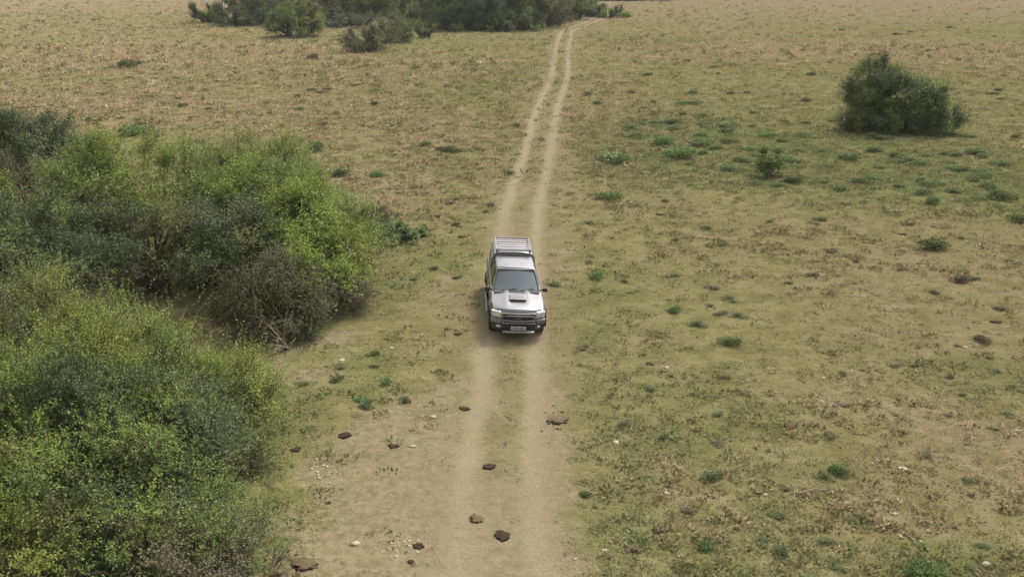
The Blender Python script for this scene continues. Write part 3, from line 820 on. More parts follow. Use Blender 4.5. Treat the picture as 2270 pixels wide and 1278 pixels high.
dung = [(1030, 903, 24, 0, 'dark round dung pat on the left edge of the left rut, nearest the truck'), (873, 989, 24, 0, 'dark oval dung pat on bare soil left of the pale ringed stone'),
        (1085, 1034, 30, 0, 'brown dung pat lying between the two wheel ruts'), (903, 889, 20, 0, 'small black dung pat above the white stone'),
        (657, 992, 24, 0, 'slanted dark dung pat at the edge of the near thicket'), (765, 962, 32, 0, 'broken dark dung heap above the pale rubble'),
        (1113, 1187, 40, 0, 'largest dark dung pat, on the soil near the bottom between the ruts'), (1056, 1148, 36, 1, 'weathered pale brown dung pat left of and above the largest one'),
        (927, 1210, 28, 0, 'brown dung heap near the bottom beside the scattered pale bits'), (672, 1252, 56, 1, 'wide flat dark dung patch in the bottom left corner of the bare soil'),
        (1237, 930, 44, 1, 'crumbled dung heap on the right edge of the right rut'), (1460, 1173, 36, 0, 'dark ring shaped dung pat in the lower right grass'),
        (1398, 1216, 32, 1, 'faded brown dung pat below the dark ring shaped one'), (1752, 946, 32, 1, 'faded dung pat in the right pasture above the round green clump'),
        (910, 1246, 18, 0, 'small dark dung pat below the brown heap at the bottom'), (636, 1222, 12, 0, 'tiny dark dung pat above the wide flat patch'),
        (1441, 808, 18, 0, 'small dark dung pat left of the white stone in the right pasture'), (1428, 786, 12, 0, 'tiny black dung pat above the small dark one'),
        (2208, 716, 24, 0, 'flat black dung pat near the right edge of the photo'), (1016, 741, 18, 0, 'small dark dung pat left of the truck front wheel'),
        (990, 730, 12, 0, 'tiny dark dung pat just left of the one by the front wheel'), (1357, 526, 12, 0, 'tiny dark dung pat in the grass right of the truck roof')]
for i, (px, py, w, k, lab) in enumerate(dung):
    put((DO if k else DM)[i % (2 if k else 3)], 'dung_pat', px, py, w*.98, lab, 'dung', 'dung pats on the pasture', i)
stones = [(960, 922, 17, 'white stone left of the ruts above the bare soil'), (916, 989, 15, 'pale stone right of the dark oval dung pat'), (788, 1204, 24, 'pale stone with rubble at the lower left of the bare soil'),
          (1478, 819, 15, 'white stone in the grass right of the small dark dung pat'), (1682, 901, 13, 'white stone near the middle of the right pasture'), (1845, 903, 12, 'white stone right of the mid pasture one'),
          (1365, 982, 19, 'oblong white stone right of the track'), (1400, 1062, 12, 'small white stone below the oblong one'), (1478, 1092, 18, 'pale stone beside a dark hollow in the lower right grass'),
          (1340, 1222, 16, 'pale stone near the bottom edge, right of the track'), (1275, 1240, 11, 'tiny pale stone at the bottom beside the track edge'), (1697, 1096, 15, 'flat pale stone left of the forked stick'),
          (1840, 782, 10, 'tiny white stone in the right pasture, uppermost of three'), (1888, 820, 9, 'tiny white stone in the right pasture, right one of three'), (1826, 838, 10, 'tiny cream stone in the right pasture, lowest of three'),
          (2140, 768, 14, 'flat pale stone near the right edge above the dark tussocks'), (2224, 857, 12, 'white stone beside a dark hollow near the right edge'), (2002, 1037, 24, 'long cream stone right of the dense round green clump'),
          (1980, 1137, 18, 'slender cream stone below the long one'), (2186, 1251, 24, 'cream stone in the bottom right corner'), (2040, 1199, 11, 'small pale stone beside the short straight stick'),
          (758, 798, 16, 'flat white stone below the thicket foot'), (868, 771, 11, 'small white stone right of the flat white one'), (618, 798, 9, 'tiny pale stone under the dead tangle'),
          (1288, 838, 9, 'tiny pale stone at the edge of the grass right of the ruts'), (1418, 686, 9, 'tiny pale stone between the truck and the rounded bright clump'), (1548, 761, 8, 'tiny white stone left of the blue grey thistly weed'),
          (2133, 487, 8, 'tiny pale stone below the dark blue green clump'), (1998, 530, 8, 'tiny pale stone left of the mound shaped weed clump')]
for i, (px, py, w, lab) in enumerate(stones):
    put(SM[i % 4], 'stone', px, py, w*.9, lab, 'stone', 'pale stones in the pasture', i, .7)
r3 = np.random.default_rng(5)
for (cx, cy, sx, sy, cnt, mm, nm, lab, cat, grp) in [
        (722, 1030, 26, 26, 26, SM, 'stone_chip', 'small pale stone chip in the rubble left of the dark oval dung pat', 'stone', 'stone chips by the thicket edge'),
        (880, 1215, 42, 24, 30, SM, 'stone_chip', 'small pale stone chip scattered on the soil at the bottom', 'stone', 'stone chips at the bottom of the soil'),
        (1238, 925, 36, 22, 18, DM, 'dung_crumb', 'dark dung crumb beside the crumbled heap on the right rut', 'dung', 'dung crumbs on the right rut')]:
    for i in range(cnt):
        put(mm[i % 3] if mm is DM or i % 3 else DO[i % 2], nm, cx+r3.normal()*sx*.6, cy+r3.normal()*sy*.6, 4+4.5*r3.random(), lab, cat, grp, i)

def stick(pts, r, name, label, cat, mat=M_PALEWOOD):
    P = [np.array(at(px, py)) for px, py, _ in pts]
    for p, (_, _, z) in zip(P, pts): p[2] = gz(p[0], p[1])+z
    o0 = P[0].copy(); P = [p-o0 for p in P]
    fine = [P[0]]; rs = np.random.default_rng(int(pts[0][0]))
    for a, b in zip(P, P[1:]):
        for k in (1, 2, 3):
            fine.append(a+(b-a)*k/3+(rs.normal(size=3)*r*.6 if k < 3 else 0))
    A = np.array(fine[:-1]); B = np.array(fine[1:])
    m = len(A); R = np.linspace(r, r*.6, m+1)
    return A, B, R, o0
def make_stick(lst, name, label, cat, mat):
    Vs = []; o0 = None
    for pts, r in lst:
        A, B, R, oo = stick(pts, r, name, label, cat)
        if o0 is None: o0 = oo
        Vs.append(prisms(A+(oo-o0), B+(oo-o0), R[:-1], R[1:], 6))
    o = link(name, np_mesh(name, np.concatenate(Vs), 4, mat)); o.location = tuple(o0)
    tag(o, label, cat)
make_stick([([(1766, 1094, .03), (1805, 1086, .06), (1838, 1084, .04)], .022), ([(1768, 1094, .03), (1763, 1086, .10)], .014)], 'fallen_stick', 'pale forked stick lying below the dense round green clump', 'stick', M_DEADWOOD)
make_stick([([(2004, 1181, .03), (2018, 1194, .05), (2031, 1207, .03)], .022)], 'fallen_stick', 'short straight grey stick lying near the bottom right', 'stick', M_DEADWOOD)
make_stick([([(1958, 474, .08), (1985, 477, .12), (2010, 474, .1)], .035), ([(1958, 474, .05), (1957, 474, .75)], .014), ([(2010, 474, .05), (2011, 474, .9)], .016), ([(1992, 474, .05), (1998, 474, .7)], .013)],
           'fallen_branch', 'fallen dark branch with thin upright twigs below the weed band', 'branch', M_BARK)
q = at(2181, 551)
bare_tree('dead_sapling', 'thin single upright dead stem in the pasture right of the mound shaped clump', 'dead stem', q, 1.0, .3, 81, M_BARK, levels=0, r0=.018, nstem=1, seglen=.85)
0 and make_stick([([(1100, 1020, .02), (1140, 1056, .03), (1184, 1074, .02)], .010)], 'fallen_stick', 'very thin twig lying across the hump between the ruts', 'stick', M_DUNG_OLD)

# ------------------------------------------------------------------ the pickup truck
PAINT = mat_pbr('silver_paint', (0.150, 0.147, 0.148), 0.36, 0.3, noise=.05, nscale=3, coat=.6)
BLACKP = mat_pbr('black_plastic', (0.025, 0.024, 0.024), 0.55)
DUSTY = mat_pbr('dusty_underbody', (0.06, 0.052, 0.043), 0.9, noise=.4, nscale=6)
CHROME = mat_pbr('chrome', (0.30, 0.30, 0.31), 0.35, 1.0)
RUBBER = mat_pbr('tyre_rubber', (0.03, 0.027, 0.024), 0.85, noise=.3, nscale=12)
ALLOY = mat_pbr('alloy_rim', (0.17, 0.165, 0.16), 0.45, 0.6)
LENS = mat_pbr('lamp_lens', (0.50, 0.51, 0.53), 0.12, 0.2, coat=1.0)
AMBER = mat_pbr('amber_lens', (0.6, 0.22, 0.03), 0.25)
REDL = mat_pbr('red_lens', (0.4, 0.02, 0.02), 0.25)
RACK = mat_pbr('rack_metal', (0.32, 0.285, 0.29), 0.5, 0.2)
PLATE = mat_pbr('plate_white', (0.40, 0.37, 0.38), 0.5)
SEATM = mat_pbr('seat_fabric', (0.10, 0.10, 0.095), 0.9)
DASH = mat_pbr('dashboard_plastic', (0.30, 0.31, 0.29), 0.8)
def glass_mat(name, tint, gloss):
    m, n, l = new_mat(name)
    t = n.new('ShaderNodeBsdfTransparent'); t.inputs['Color'].default_value = (*tint, 1)
    g = n.new('ShaderNodeBsdfGlossy'); g.inputs['Roughness'].default_value = .04; g.inputs['Color'].default_value = (.75, .85, .85, 1)
    fr = n.new('ShaderNodeFresnel'); fr.inputs['IOR'].default_value = gloss
    mx = n.new('ShaderNodeMixShader'); o = n.new('ShaderNodeOutputMaterial')
    l.new(fr.outputs[0], mx.inputs[0]); l.new(t.outputs[0], mx.inputs[1]); l.new(g.outputs[0], mx.inputs[2]); l.new(mx.outputs[0], o.inputs['Surface'])
    return m
GLASS = glass_mat('windscreen_glass', (.80, .92, .90), 3.0)
DGLASS = glass_mat('tinted_glass', (.10, .11, .11), 1.6)

truck = empty('pickup_truck', (TX, TY, 0))
tag(truck, 'silver double cab pickup truck with roof rack driving toward the viewer on the track', 'pickup truck')

def bend(V):
    V = np.array(V, float)
    k = np.clip((-1.75-V[:, 1])/.8, 0, 1); k = k*k*(3-2*k)
    V[:, 1] += .24*(np.abs(V[:, 0])/.86)**2.4*k
    return V
def S(t): t = np.clip(t, 0, 1); return t*t*(3-2*t)
R_AR, AX_F, AX_R, WR = .49, -1.66, 1.42, .385
def ztop(y):
    y = np.asarray(y, float)
    h = np.interp(y, [-2.55, -2.50, -2.42, -2.2, -1.7, -1.2, -.9, 2.6], [.80, .90, .955, 1.0, 1.07, 1.13, 1.14, 1.16])
    return h
def zbot(y):
    y = np.asarray(y, float)
    z = np.interp(y, [-2.55, -2.3, -2.15, -1.1, 2.2, 2.6], [.42, .40, .42, .42, .44, .52])
    for a in (AX_F, AX_R):
        q = R_AR**2-(y-a)**2
        z = np.where(q > 0, np.maximum(z, WR+np.sqrt(np.maximum(q, 0))), z)
    return z
def halfw(y, t, z):
    y = np.asarray(y, float)
    w = .865-.05*(1-S((z-.4)/.3))-.05*S((t-.72)/.28)
    w = w-.03*S((-1.9-y)/.7)
    for a in (AX_F, AX_R):
        q = np.sqrt((y-a)**2+(z-WR)**2)
        w = w+.055*np.exp(-((q-R_AR)/.09)**2)
    return w
def body_mesh():
    yy = sorted(set(np.round(np.concatenate([np.linspace(-2.55, 2.58, 84), [AX_F-R_AR-.001, AX_F-R_AR+.004, AX_F+R_AR-.004, AX_F+R_AR+.001, AX_R-R_AR-.001, AX_R-R_AR+.004, AX_R+R_AR-.004, AX_R+R_AR+.001]]), 4)))
    nl, ntop = 10, 16
    V, F = [], []
    for y in yy:
        zt, zb = float(ztop(y)), float(zbot(y))
        ring = []
        for j in range(nl):
            t = j/(nl-1); z = zb+(zt-zb)*t
            ring.append((-float(halfw(y, t, z)), y, z))
        w = -ring[-1][0]
        hood = 1 if y < -1.0 else .3
        for j in range(1, ntop):
            f = -1+2*j/ntop; x = w*f
            bulge = .045*(1-abs(f)**2.5)*hood
            if y < -1.0: bulge += .018*S((abs(f)-.30)/.08)*S((.62-abs(f))/.08)*S((y+2.4)/.4)
            ring.append((x, y, zt+bulge))
        for j in range(nl-1, -1, -1):
            t = j/(nl-1); z = zb+(zt-zb)*t
            ring.append((float(halfw(y, t, z)), y, z))
        V += ring
    m = 2*nl+ntop-1
    for i in range(len(yy)-1):
        for j in range(m):
            a, b = i*m+j, i*m+(j+1) % m
            F.append((a, b, b+m, a+m))
    # end caps as grids across
    for i0, flip in ((0, False), ((len(yy)-1)*m, True)):
        rows = []
        for j in range(nl-1):
            L, Rr = V[i0+j], V[i0+m-1-j]
            row = [i0+j]
            for k in range(1, ntop):
                f = k/ntop; V.append(tuple(np.array(L)*(1-f)+np.array(Rr)*f)); row.append(len(V)-1)
            row.append(i0+m-1-j); rows.append(row)
        rows.append([i0+nl-1+k for k in range(ntop+1)])
        for r in range(len(rows)-1):
            for k in range(ntop):
                f = (rows[r][k], rows[r][k+1], rows[r+1][k+1], rows[r+1][k])
                F.append(f if not flip else f[::-1])
    return bend(V), F
V, F = body_mesh()
body = link('body', idx_mesh('body', V, F, PAINT, sharp=32), truck)

def box(x0, x1, y0, y1, z0, z1, n=1):
    """box split n times across x so that it can bend"""
    V, F = [], []
    for i in range(n+1):
        x = x0+(x1-x0)*i/n
        V += [(x, y0, z0), (x, y1, z0), (x, y1, z1), (x, y0, z1)]
    for i in range(n):
        a = i*4
        for k in range(4):
            F.append((a+k, a+(k+1) % 4, a+4+(k+1) % 4, a+4+k))
    F += [(3, 2, 1, 0), (4*n, 4*n+1, 4*n+2, 4*n+3)]
    return V, F
def multi(parts):
    V, F = [], []
    for v, f in parts:
        o = len(V); V += [tuple(q) for q in v]; F += [tuple(i+o for i in ff) for ff in f]
    return V, F
def addp(name, parts, mat, parent=truck, bendit=False, bevel=.012, label=None, smooth=True):
    V, F = multi(parts)
    if bendit: V = bend(V)
    o = link(name, idx_mesh(name, V, F, mat, smooth), parent)
    if bevel:
        md = o.modifiers.new('bevel', 'BEVEL'); md.width = bevel; md.segments = 2; md.limit_method = 'ANGLE'
    if label: o['label'] = label
    return o
def tube(pts, r, sides=8):
    V, F = [], []
    pts = [np.array(p, float) for p in pts]
    for i, p in enumerate(pts):
        d = unit((pts[min(i+1, len(pts)-1)]-pts[max(i-1, 0)]))
        ref = np.array([0, 0, 1.]) if abs(d[2]) < .9 else np.array([1., 0, 0])
        u = unit(np.cross(d, ref)); v = np.cross(d, u)
        for s in range(sides):
            a = 2*math.pi*s/sides; V.append(tuple(p+(u*math.cos(a)+v*math.sin(a))*r))
    for i in range(len(pts)-1):
        for s in range(sides):
            a, b = i*sides+s, i*sides+(s+1) % sides
            F.append((a, b, b+sides, a+sides))
    F.append(tuple(range(sides))[::-1]); F.append(tuple((len(pts)-1)*sides+s for s in range(sides)))
    return V, F
def disc_x(x0, x1, y, z, prof, sides=28):
    """lathe about the x axis: prof = [(dx fraction, radius)]"""
    V, F = [], []
    for fx, r in prof:
        for s in range(sides):
            a = 2*math.pi*s/sides; V.append((x0+(x1-x0)*fx, y+math.cos(a)*r, z+math.sin(a)*r))
    for i in range(len(prof)-1):
        for s in range(sides):
            a, b = i*sides+s, i*sides+(s+1) % sides
            F.append((a, b, b+sides, a+sides))
    F.append(tuple(range(sides))[::-1]); F.append(tuple((len(prof)-1)*sides+s for s in range(sides)))
    return V, F

# cab greenhouse with real window openings
ZB, ZR = 1.13, 1.715
def cab():
    ts = [0, .06, .3, .6, .86, .93, 1.0]
    fx = [-1, -.93, -.7, -.45, -.2, 0, .2, .45, .7, .93, 1]
    ss = [0, .07, .2, .35, .47, .53, .65, .8, .88, .94, 1]
    cats = {'shell': [], 'windscreen': [], 'side_window': [], 'side_window_b': [], 'side_window_c': [], 'side_window_d': [], 'rear_window': []}
    V = []; rows = []
    for t in ts:
        w = .80-.16*t-.02*t*t
        yf = -1.22+.76*t**.96; yr = .93-.05*t
        z = ZB+(ZR-ZB)*t
        row = []
        def front_y(f): return yf+.10*abs(f)**2.3*(1-.2*t)
        for f in fx: row.append((w*f, front_y(f), z))
        for s in ss[1:]: row.append((w*(1+.02*math.sin(math.pi*s)), front_y(1)+(yr-front_y(1))*s, z))
        for f in fx[::-1][1:]: row.append((w*f, yr, z))
        for s in ss[::-1][1:-1]: row.append((-w*(1+.02*math.sin(math.pi*s)), front_y(1)+(yr-front_y(1))*s, z))
        rows.append([len(V)+i for i in range(len(row))]); V += row
    m = len(rows[0]); nf = len(fx)-1; ns = len(ss)-1
    for r in range(len(ts)-1):
        for k in range(m):
            f = (rows[r][k], rows[r][(k+1) % m], rows[r+1][(k+1) % m], rows[r+1][k])
            c = 'shell'
            tin = 1 <= r <= len(ts)-4 or r == len(ts)-3
            if k < nf:
                if 1 <= k < nf-1 and 1 <= r <= 4: c = 'windscreen'
            elif k < nf+ns:
                s = k-nf
                if 1 <= r <= 3: c = 'side_window' if 1 <= s < 4 else ('side_window_b' if 5 <= s < 8 else 'shell')
            elif k < 2*nf+ns:
                if 2 <= r <= 3 and 2 <= k-nf-ns < nf-2: c = 'rear_window'
            else:
                s = ns-1-(k-2*nf-ns)
                if 1 <= r <= 3: c = 'side_window_c' if 1 <= s < 4 else ('side_window_d' if 5 <= s < 8 else 'shell')
            cats[c].append(f)
    # roof, crowned
    top = rows[-1]; sx = 10
    fr = [V[i] for i in top[:nf+1]]; n = 12
    grid = []
    for a in range(n+1):
        g = a/n; row = []
        for b_ in range(nf+1):
            x = fr[b_][0]; f = fx[b_]
            y = fr[b_][1]*(1-g)+.88*g
            e = (1-abs(f)**4)*(1-(2*abs(g-.5))**4)
            row.append((x, y, ZR+.055*e+.002)); 
        grid.append(row)
    base = len(V)
    for row in grid: V += row
    for a in range(n):
        for b_ in range(nf):
            i = base+a*(nf+1)+b_
            cats['shell'].append((i, i+1, i+nf+2, i+nf+1))
    return V, cats
V, cats = cab()
def sub(V, F):
    ids = sorted({i for f in F for i in f}); mp = {i: k for k, i in enumerate(ids)}
    return [V[i] for i in ids], [tuple(mp[i] for i in f) for f in F]
cabo = link('cab', idx_mesh('cab', *sub(V, cats['shell']), PAINT, sharp=50), truck)
md = cabo.modifiers.new('thickness', 'SOLIDIFY'); md.thickness = .035; md.offset = -1
ws = link('windscreen', idx_mesh('windscreen', *sub(V, cats['windscreen']), GLASS), truck)
for k in ('side_window', 'side_window_b', 'side_window_c', 'side_window_d'):
    link('side_window', idx_mesh('side_window', *sub(V, cats[k]), DGLASS), truck)
link('rear_window', idx_mesh('rear_window', *sub(V, cats['rear_window']), DGLASS), truck)
# black surround of the windscreen
def on_screen(f, t):
    w = .80-.16*t-.02*t*t
    return np.array((w*f, -1.22+.76*t**.96+.10*abs(f)**2.3*(1-.2*t), ZB+(ZR-ZB)*t))
off = np.array((0, -.012, .010))
addp('screen_seal', [tube([on_screen(f, .055)+off for f in np.linspace(-.93, .93, 9)], .018, 6), tube([on_screen(f, .94)+off for f in np.linspace(-.93, .93, 9)], .016, 6),
                     tube([on_screen(-.94, t)+off for t in np.linspace(.05, .94, 7)], .018, 6), tube([on_screen(.94, t)+off for t in np.linspace(.05, .94, 7)], .018, 6)], BLACKP, bevel=0)
for x0, x1 in ((-.52, .02), (.08, .60)):
    addp('wiper', [tube([on_screen(x0/.8, .03)+off*2, on_screen((x0+.06)/.8, .07)+off*2.4, on_screen(x1/.8, .16)+off*2.4], .010, 6)], BLACKP, bevel=0)
for x in (-.33, .33):  # dark boxes added behind the glass to make the dark band along its top
    addp('screen_dark_band', [box(x-.27, x+.27, -.53, -.50, 1.575, 1.675)], SEATM, bevel=.008)
addp('cowl', [box(-.74, .74, -1.30, -1.14, 1.155, 1.178, 8)], BLACKP, bevel=.005)
# inside
addp('dashboard', [box(-.70, .70, -1.02, -.62, .95, 1.17, 1), box(-.70, .70, -1.12, -.98, .95, 1.12, 1)], DASH, bevel=.03)
st = []
for k in range(20):
    a = 2*math.pi*k/20; st.append((-.36+math.cos(a)*.185, -.52+math.sin(a)*.07, 1.14+math.sin(a)*.17))
addp('steering_wheel', [tube(st+[st[0]], .018, 6), tube([(-.53, -.52, 1.14), (-.19, -.52, 1.14)], .02, 6)], BLACKP, bevel=0)
for x in (-.36, .36):
    so = addp('seat', [box(x-.24, x+.24, -.35, .12, .72, .88), box(x-.23, x+.23, .02, .18, .85, 1.38)], SEATM, bevel=.04)
    addp('headrest', [box(x-.13, x+.13, .05, .15, 1.40, 1.58)], SEATM, parent=so, bevel=.04)
addp('rear_seat', [box(-.62, .62, .35, .80, .72, .88), box(-.62, .62, .70, .84, .85, 1.36)], SEATM, bevel=.04)
addp('cab_floor', [box(-.74, .74, -1.15, .86, .66, .70)], DASH, bevel=0)

# canopy over the load bed
def canopy():
    V, F = [], []
    prof = []
    for x, z in [(-.79, 1.15), (-.785, 1.3), (-.755, 1.5), (-.70, 1.70), (-.66, 1.765), (-.58, 1.80), (-.3, 1.825), (0, 1.83), (.3, 1.825), (.58, 1.80), (.66, 1.765), (.70, 1.70), (.755, 1.5), (.785, 1.3), (.79, 1.15)]:
        prof.append((x, z))
    ysn = [.965, .99, 1.4, 1.9, 2.3, 2.50, 2.56]; sc = [.97, 1, 1, 1, 1, .995, .97]
    m = len(prof)
    for yv, s in zip(ysn, sc):
        for x, z in prof:
            sl = .10*(z-1.15)/.65 if yv > 2.2 else 0
            V.append((x*s, yv-sl, 1.15+(z-1.15)*s))
    for i in range(len(ysn)-1):
        for j in range(m-1):
            F.append((i*m+j, i*m+j+1, (i+1)*m+j+1, (i+1)*m+j))
    F.append(tuple(range(m))); F.append(tuple((len(ysn)-1)*m+j for j in range(m))[::-1])
    return V, F
V, F = canopy()
can = link('canopy', idx_mesh('canopy', V, F, PAINT, sharp=40), truck)
for sx in (-1, 1):
    pts = []
    for yv in (1.10, 1.72): pts.append(yv)
    for y0, y1 in ((1.12, 1.74), (1.78, 2.36)):
        Vv = [(sx*.802, y0, 1.24), (sx*.802, y1, 1.24), (sx*.742, y1-.03, 1.62), (sx*.742, y0, 1.62)]
        Vi = [(sx*(.775), y0, 1.24), (sx*(.775), y1, 1.24), (sx*.715, y1-.03, 1.62), (sx*.715, y0, 1.62)]
        link('canopy_window', idx_mesh('canopy_window', Vv+Vi, [(0, 1, 2, 3), (7, 6, 5, 4), (0, 4, 5, 1), (1, 5, 6, 2), (2, 6, 7, 3), (3, 7, 4, 0)], mat_pbr('canopy_glass', (.02, .022, .024), .12) if sx < 0 and y0 < 1.5 else bpy.data.materials['canopy_glass'], False), can)
addp('canopy_seal', [tube([(-.72, .952, 1.68), (-.655, .950, 1.765), (-.56, .948, 1.80), (0, .946, 1.835), (.56, .948, 1.80), (.655, .950, 1.765), (.72, .952, 1.68)], .011, 6)], BLACKP, parent=can, bevel=0)
link('canopy_rear_window', idx_mesh('canopy_rear_window', [(-.6, 2.562, 1.25), (.6, 2.562, 1.25), (.55, 2.50, 1.62), (-.55, 2.50, 1.62)], [(0, 1, 2, 3)], DGLASS, False), can)

# roof rack: a tray of bars on the canopy
rack = addp('roof_rack', [tube([(x, 1.04, 1.875), (x, 2.50, 1.875)], .022, 8) for x in (-.60, .60)] +
            [tube([(x, 1.04, 1.92), (x, 2.50, 1.92)], .014, 8) for x in (-.60, .60)] +
            [tube([(-.60, y, 1.875), (.60, y, 1.875)], .022, 8) for y in (1.04, 2.50)] + [tube([(-.60, y, 1.92), (.60, y, 1.92)], .014, 8) for y in (1.04, 2.50)] +
            [tube([(x, y, 1.875), (x, y, 1.92)], .012, 6) for x in (-.60, 0, .60) for y in (1.04, 1.77, 2.50)], RACK, bevel=0)
for y in (1.28, 1.55, 1.82, 2.09, 2.32):
    addp('rack_slat', [box(-.60, .60, y-.035, y+.035, 1.885, 1.90)], RACK, parent=rack, bevel=.004)
for x in (-.58, .58):
    for y in (1.15, 2.35):
        addp('rack_foot', [box(x-.03, x+.03, y-.05, y+.05, 1.775, 1.865)], BLACKP, parent=rack, bevel=.006)
# antenna and roof clamps on the cab roof
addp('roof_clamp', [tube([(-.08, .80, 1.76), (-.08, .80, 1.83)], .014, 6), tube([(.10, .82, 1.76), (.10, .82, 1.82)], .014, 6)], BLACKP, bevel=0)

# bonnet scoop
Vs = [(-.30, -1.92, 1.075), (.30, -1.92, 1.075), (-.27, -1.90, 1.155), (.27, -1.90, 1.155), (-.33, -1.42, 1.125), (.33, -1.42, 1.125), (-.26, -1.44, 1.165), (.26, -1.44, 1.165)]
scoop = link('bonnet_scoop', idx_mesh('bonnet_scoop', Vs, [(0, 1, 3, 2), (2, 3, 7, 6), (0, 2, 6, 4), (1, 5, 7, 3), (4, 6, 7, 5)], PAINT), truck)
md = scoop.modifiers.new('bevel', 'BEVEL'); md.width = .02; md.segments = 3
addp('scoop_opening', [box(-.235, .235, -1.935, -1.90, 1.10, 1.152)], mat_pbr('scoop_black', (.008, .008, .008), .8), parent=scoop, bevel=.006)
addp('bonnet_gap', [tube([(x, -2.455+.26*(abs(x)/.86)**2.4, .972+.03*(1-abs(x/.8)**2)) for x in np.linspace(-.74, .74, 13)], .009, 6)], BLACKP, bevel=0)

# front: grille, lamps, bumper, bar
gr = addp('grille', [box(-.50, .50, -2.575, -2.53, .70, .885, 10)], BLACKP, bendit=True, bevel=.008)
addp('grille_surround', [box(-.54, .54, -2.595, -2.55, .885, .915, 10), box(-.50, .50, -2.590, -2.55, .675, .70, 10), box(-.54, -.50, -2.59, -2.55, .69, .90, 1), box(.50, .54, -2.59, -2.55, .69, .90, 1)], CHROME, parent=gr, bendit=True, bevel=.006)
for z in (.745, .80, .85):
    addp('grille_bar', [box(-.49, .49, -2.590, -2.573, z-.008, z+.008, 10)], CHROME if z == .80 else BLACKP, parent=gr, bendit=True, bevel=.003)
em = []
for k in range(16):
    a = 2*math.pi*k/16; em.append((math.cos(a)*.075, -2.60, .80+math.sin(a)*.05))
addp('emblem', [tube(em+[em[0]], .010, 6)], CHROME, parent=gr, bevel=0)
for s in (-1, 1):
    x0, x1 = sorted((s*.555, s*.845))
    hl = addp('headlight', [box(x0, x1, -2.585, -2.40, .735, .935, 5)], LENS, bendit=True, bevel=.03)
    xa, xb = sorted((s*.79, s*.862))
    addp('indicator', [box(xa, xb, -2.52, -2.38, .76, .90, 2)], AMBER, parent=hl, bendit=True, bevel=.01)
    xc = s*.69
    addp('lamp_reflector', [disc_x(xc-.001, xc+.001, 0, 0, [(0, .001), (1, .001)], 4)], CHROME, parent=hl, bevel=0) if False else None
bu = addp('front_bumper', [box(-.87, .87, -2.64, -2.45, .55, .70, 14)], PAINT, bendit=True, bevel=.035)
addp('bumper_opening', [box(-.46, .46, -2.660, -2.62, .565, .66, 10)], BLACKP, parent=bu, bendit=True, bevel=.006)
addp('lower_valance', [box(-.84, .84, -2.62, -2.40, .33, .552, 14)], BLACKP, parent=bu, bendit=True, bevel=.02)
for s in (-1, 1):
    x0, x1 = sorted((s*.55, s*.70))
    addp('fog_lamp', [box(x0, x1, -2.65, -2.60, .43, .51, 2)], LENS, parent=bu, bendit=True, bevel=.02)
bb = addp('bull_bar', [tube([(-.56, -2.72, .42), (-.56, -2.80, .60), (-.52, -2.80, .84), (-.44, -2.79, .90), (.44, -2.79, .90), (.52, -2.80, .84), (.56, -2.80, .60), (.56, -2.72, .42)], .022, 8),
                       tube([(-.55, -2.80, .66), (.55, -2.80, .66)], .018, 8)], BLACKP, bevel=0)
addp('skid_plate', [box(-.50, .50, -2.78, -2.60, .335, .40, 1)], CHROME, bevel=.015, label='silver strip under the bumper')
pl = addp('number_plate', [box(-.24, .24, -2.735, -2.715, .425, .54, 1)], PLATE, bevel=.004)
addp('plate_marks', [box(x, x+.035, -2.7385, -2.7345, .455, .510, 1) for x in (-.18, -.125, -.07, .03, .085, .14)], BLACKP, parent=pl, bevel=0)
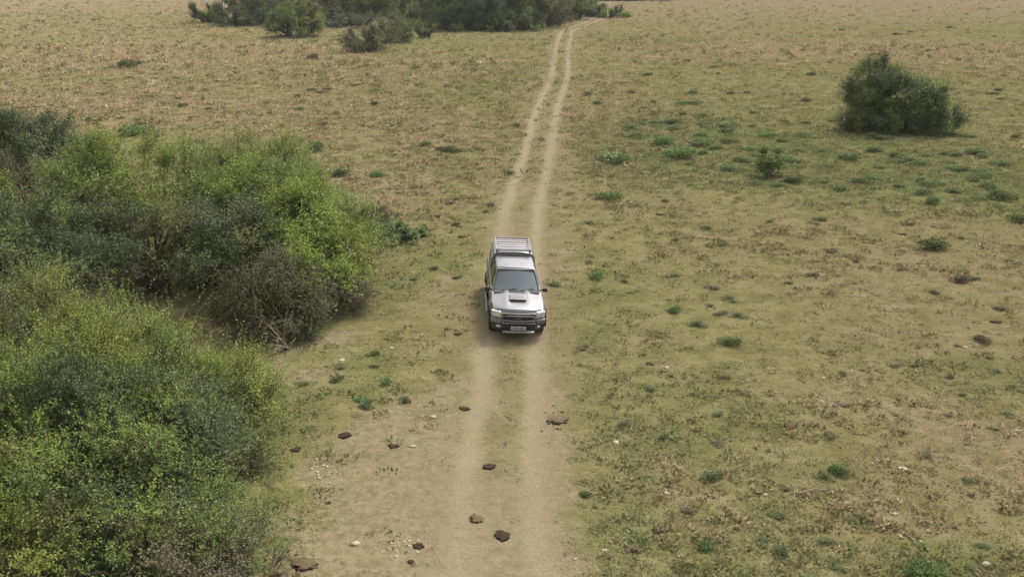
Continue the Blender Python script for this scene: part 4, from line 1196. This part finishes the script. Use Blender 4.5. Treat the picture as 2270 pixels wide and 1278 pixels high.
for s in (-1, 1):                                            # mirrors
    mi = addp('mirror', [box(*sorted((s*.88, s*1.035)), -1.02, -.92, 1.10, 1.24)], BLACKP, bevel=.03)
    addp('mirror_arm', [tube([(s*.80, -.93, 1.14), (s*.90, -.95, 1.15)], .028, 6)], BLACKP, parent=mi, bevel=0)
    for y in (-.10, .86):
        addp('door_handle', [box(*sorted((s*.868, s*.892)), y-.09, y+.09, .985, 1.015)], CHROME, bevel=.008)
    addp('side_step', [tube([(s*.86, -1.10, .40), (s*.93, -1.0, .37), (s*.93, .75, .37), (s*.86, .85, .40)], .038, 8)], ALLOY, bevel=0)
    addp('door_gap', [box(*sorted((s*.858, s*.8705)), y-.006, y+.006, .50, 1.06) for y in (-1.05, -.01, .90)], BLACKP, bevel=0)
    for ya in (AX_F, AX_R):
        arch = [(s*(.895), ya+math.cos(a)*(R_AR+.02), WR+math.sin(a)*(R_AR+.02)) for a in np.linspace(-.05, math.pi+.05, 17)]
        addp('wheel_arch', [tube(arch, .038, 6)], BLACKP, bevel=0)
        x0, x1 = s*.63, s*.895
        wh = addp('wheel', [disc_x(x0, x1, ya, WR, [(0, .20), (.02, .33), (.10, .375), (.5, .385), (.90, .375), (.98, .33), (1, .25), (.93, .22)])], RUBBER, bevel=0)
        addp('rim', [disc_x(s*.80, s*.893, ya, WR, [(0, .23), (.8, .23), (1.0, .20), (.75, .16), (.85, .06), (1.0, .05)])], ALLOY, parent=wh, bevel=0)
    addp('tail_light', [box(*sorted((s*.76, s*.85)), 2.56, 2.60, .75, 1.12)], REDL, bevel=.01)
addp('rear_bumper', [box(-.86, .86, 2.56, 2.70, .46, .62, 1)], CHROME, bevel=.02)
addp('chassis', [box(-.60, .60, -2.2, 2.4, .30, .50), box(-.66, .66, AX_F-.08, AX_F+.08, .30, .46), box(-.66, .66, AX_R-.08, AX_R+.08, .30, .46)], DUSTY, bevel=.01)
for s in (-1, 1):
    for ya in (AX_F, AX_R):
        pass
YAW, ROLL = math.radians(3.2), math.radians(2.7)
truck.rotation_euler = (Matrix.Rotation(YAW, 3, 'Z') @ Matrix.Rotation(ROLL, 3, 'Y')).to_euler()
truck.location = (TX, TY, gz(TX-.75, TY-1.66)*.5+gz(TX+.75, TY-1.66)*.5+.005)

# ------------------------------------------------------------------ thin haze over the plain
V, F = box(-1400, 1400, -60, 2400, -6, 13.5)
hz = link('haze', idx_mesh('haze', V, F, bpy.data.materials.new('haze'), False))
hm = hz.data.materials[0]; hm.use_nodes = True; hn = hm.node_tree.nodes; hn.clear()
pv = hn.new('ShaderNodeVolumePrincipled'); pv.inputs['Density'].default_value = 0.00018; pv.inputs['Color'].default_value = (.85, .88, .92, 1)
ho = hn.new('ShaderNodeOutputMaterial'); hm.node_tree.links.new(pv.outputs[0], ho.inputs['Volume'])
tag(hz, 'thin pale haze over the far pasture', 'haze', kind='stuff')
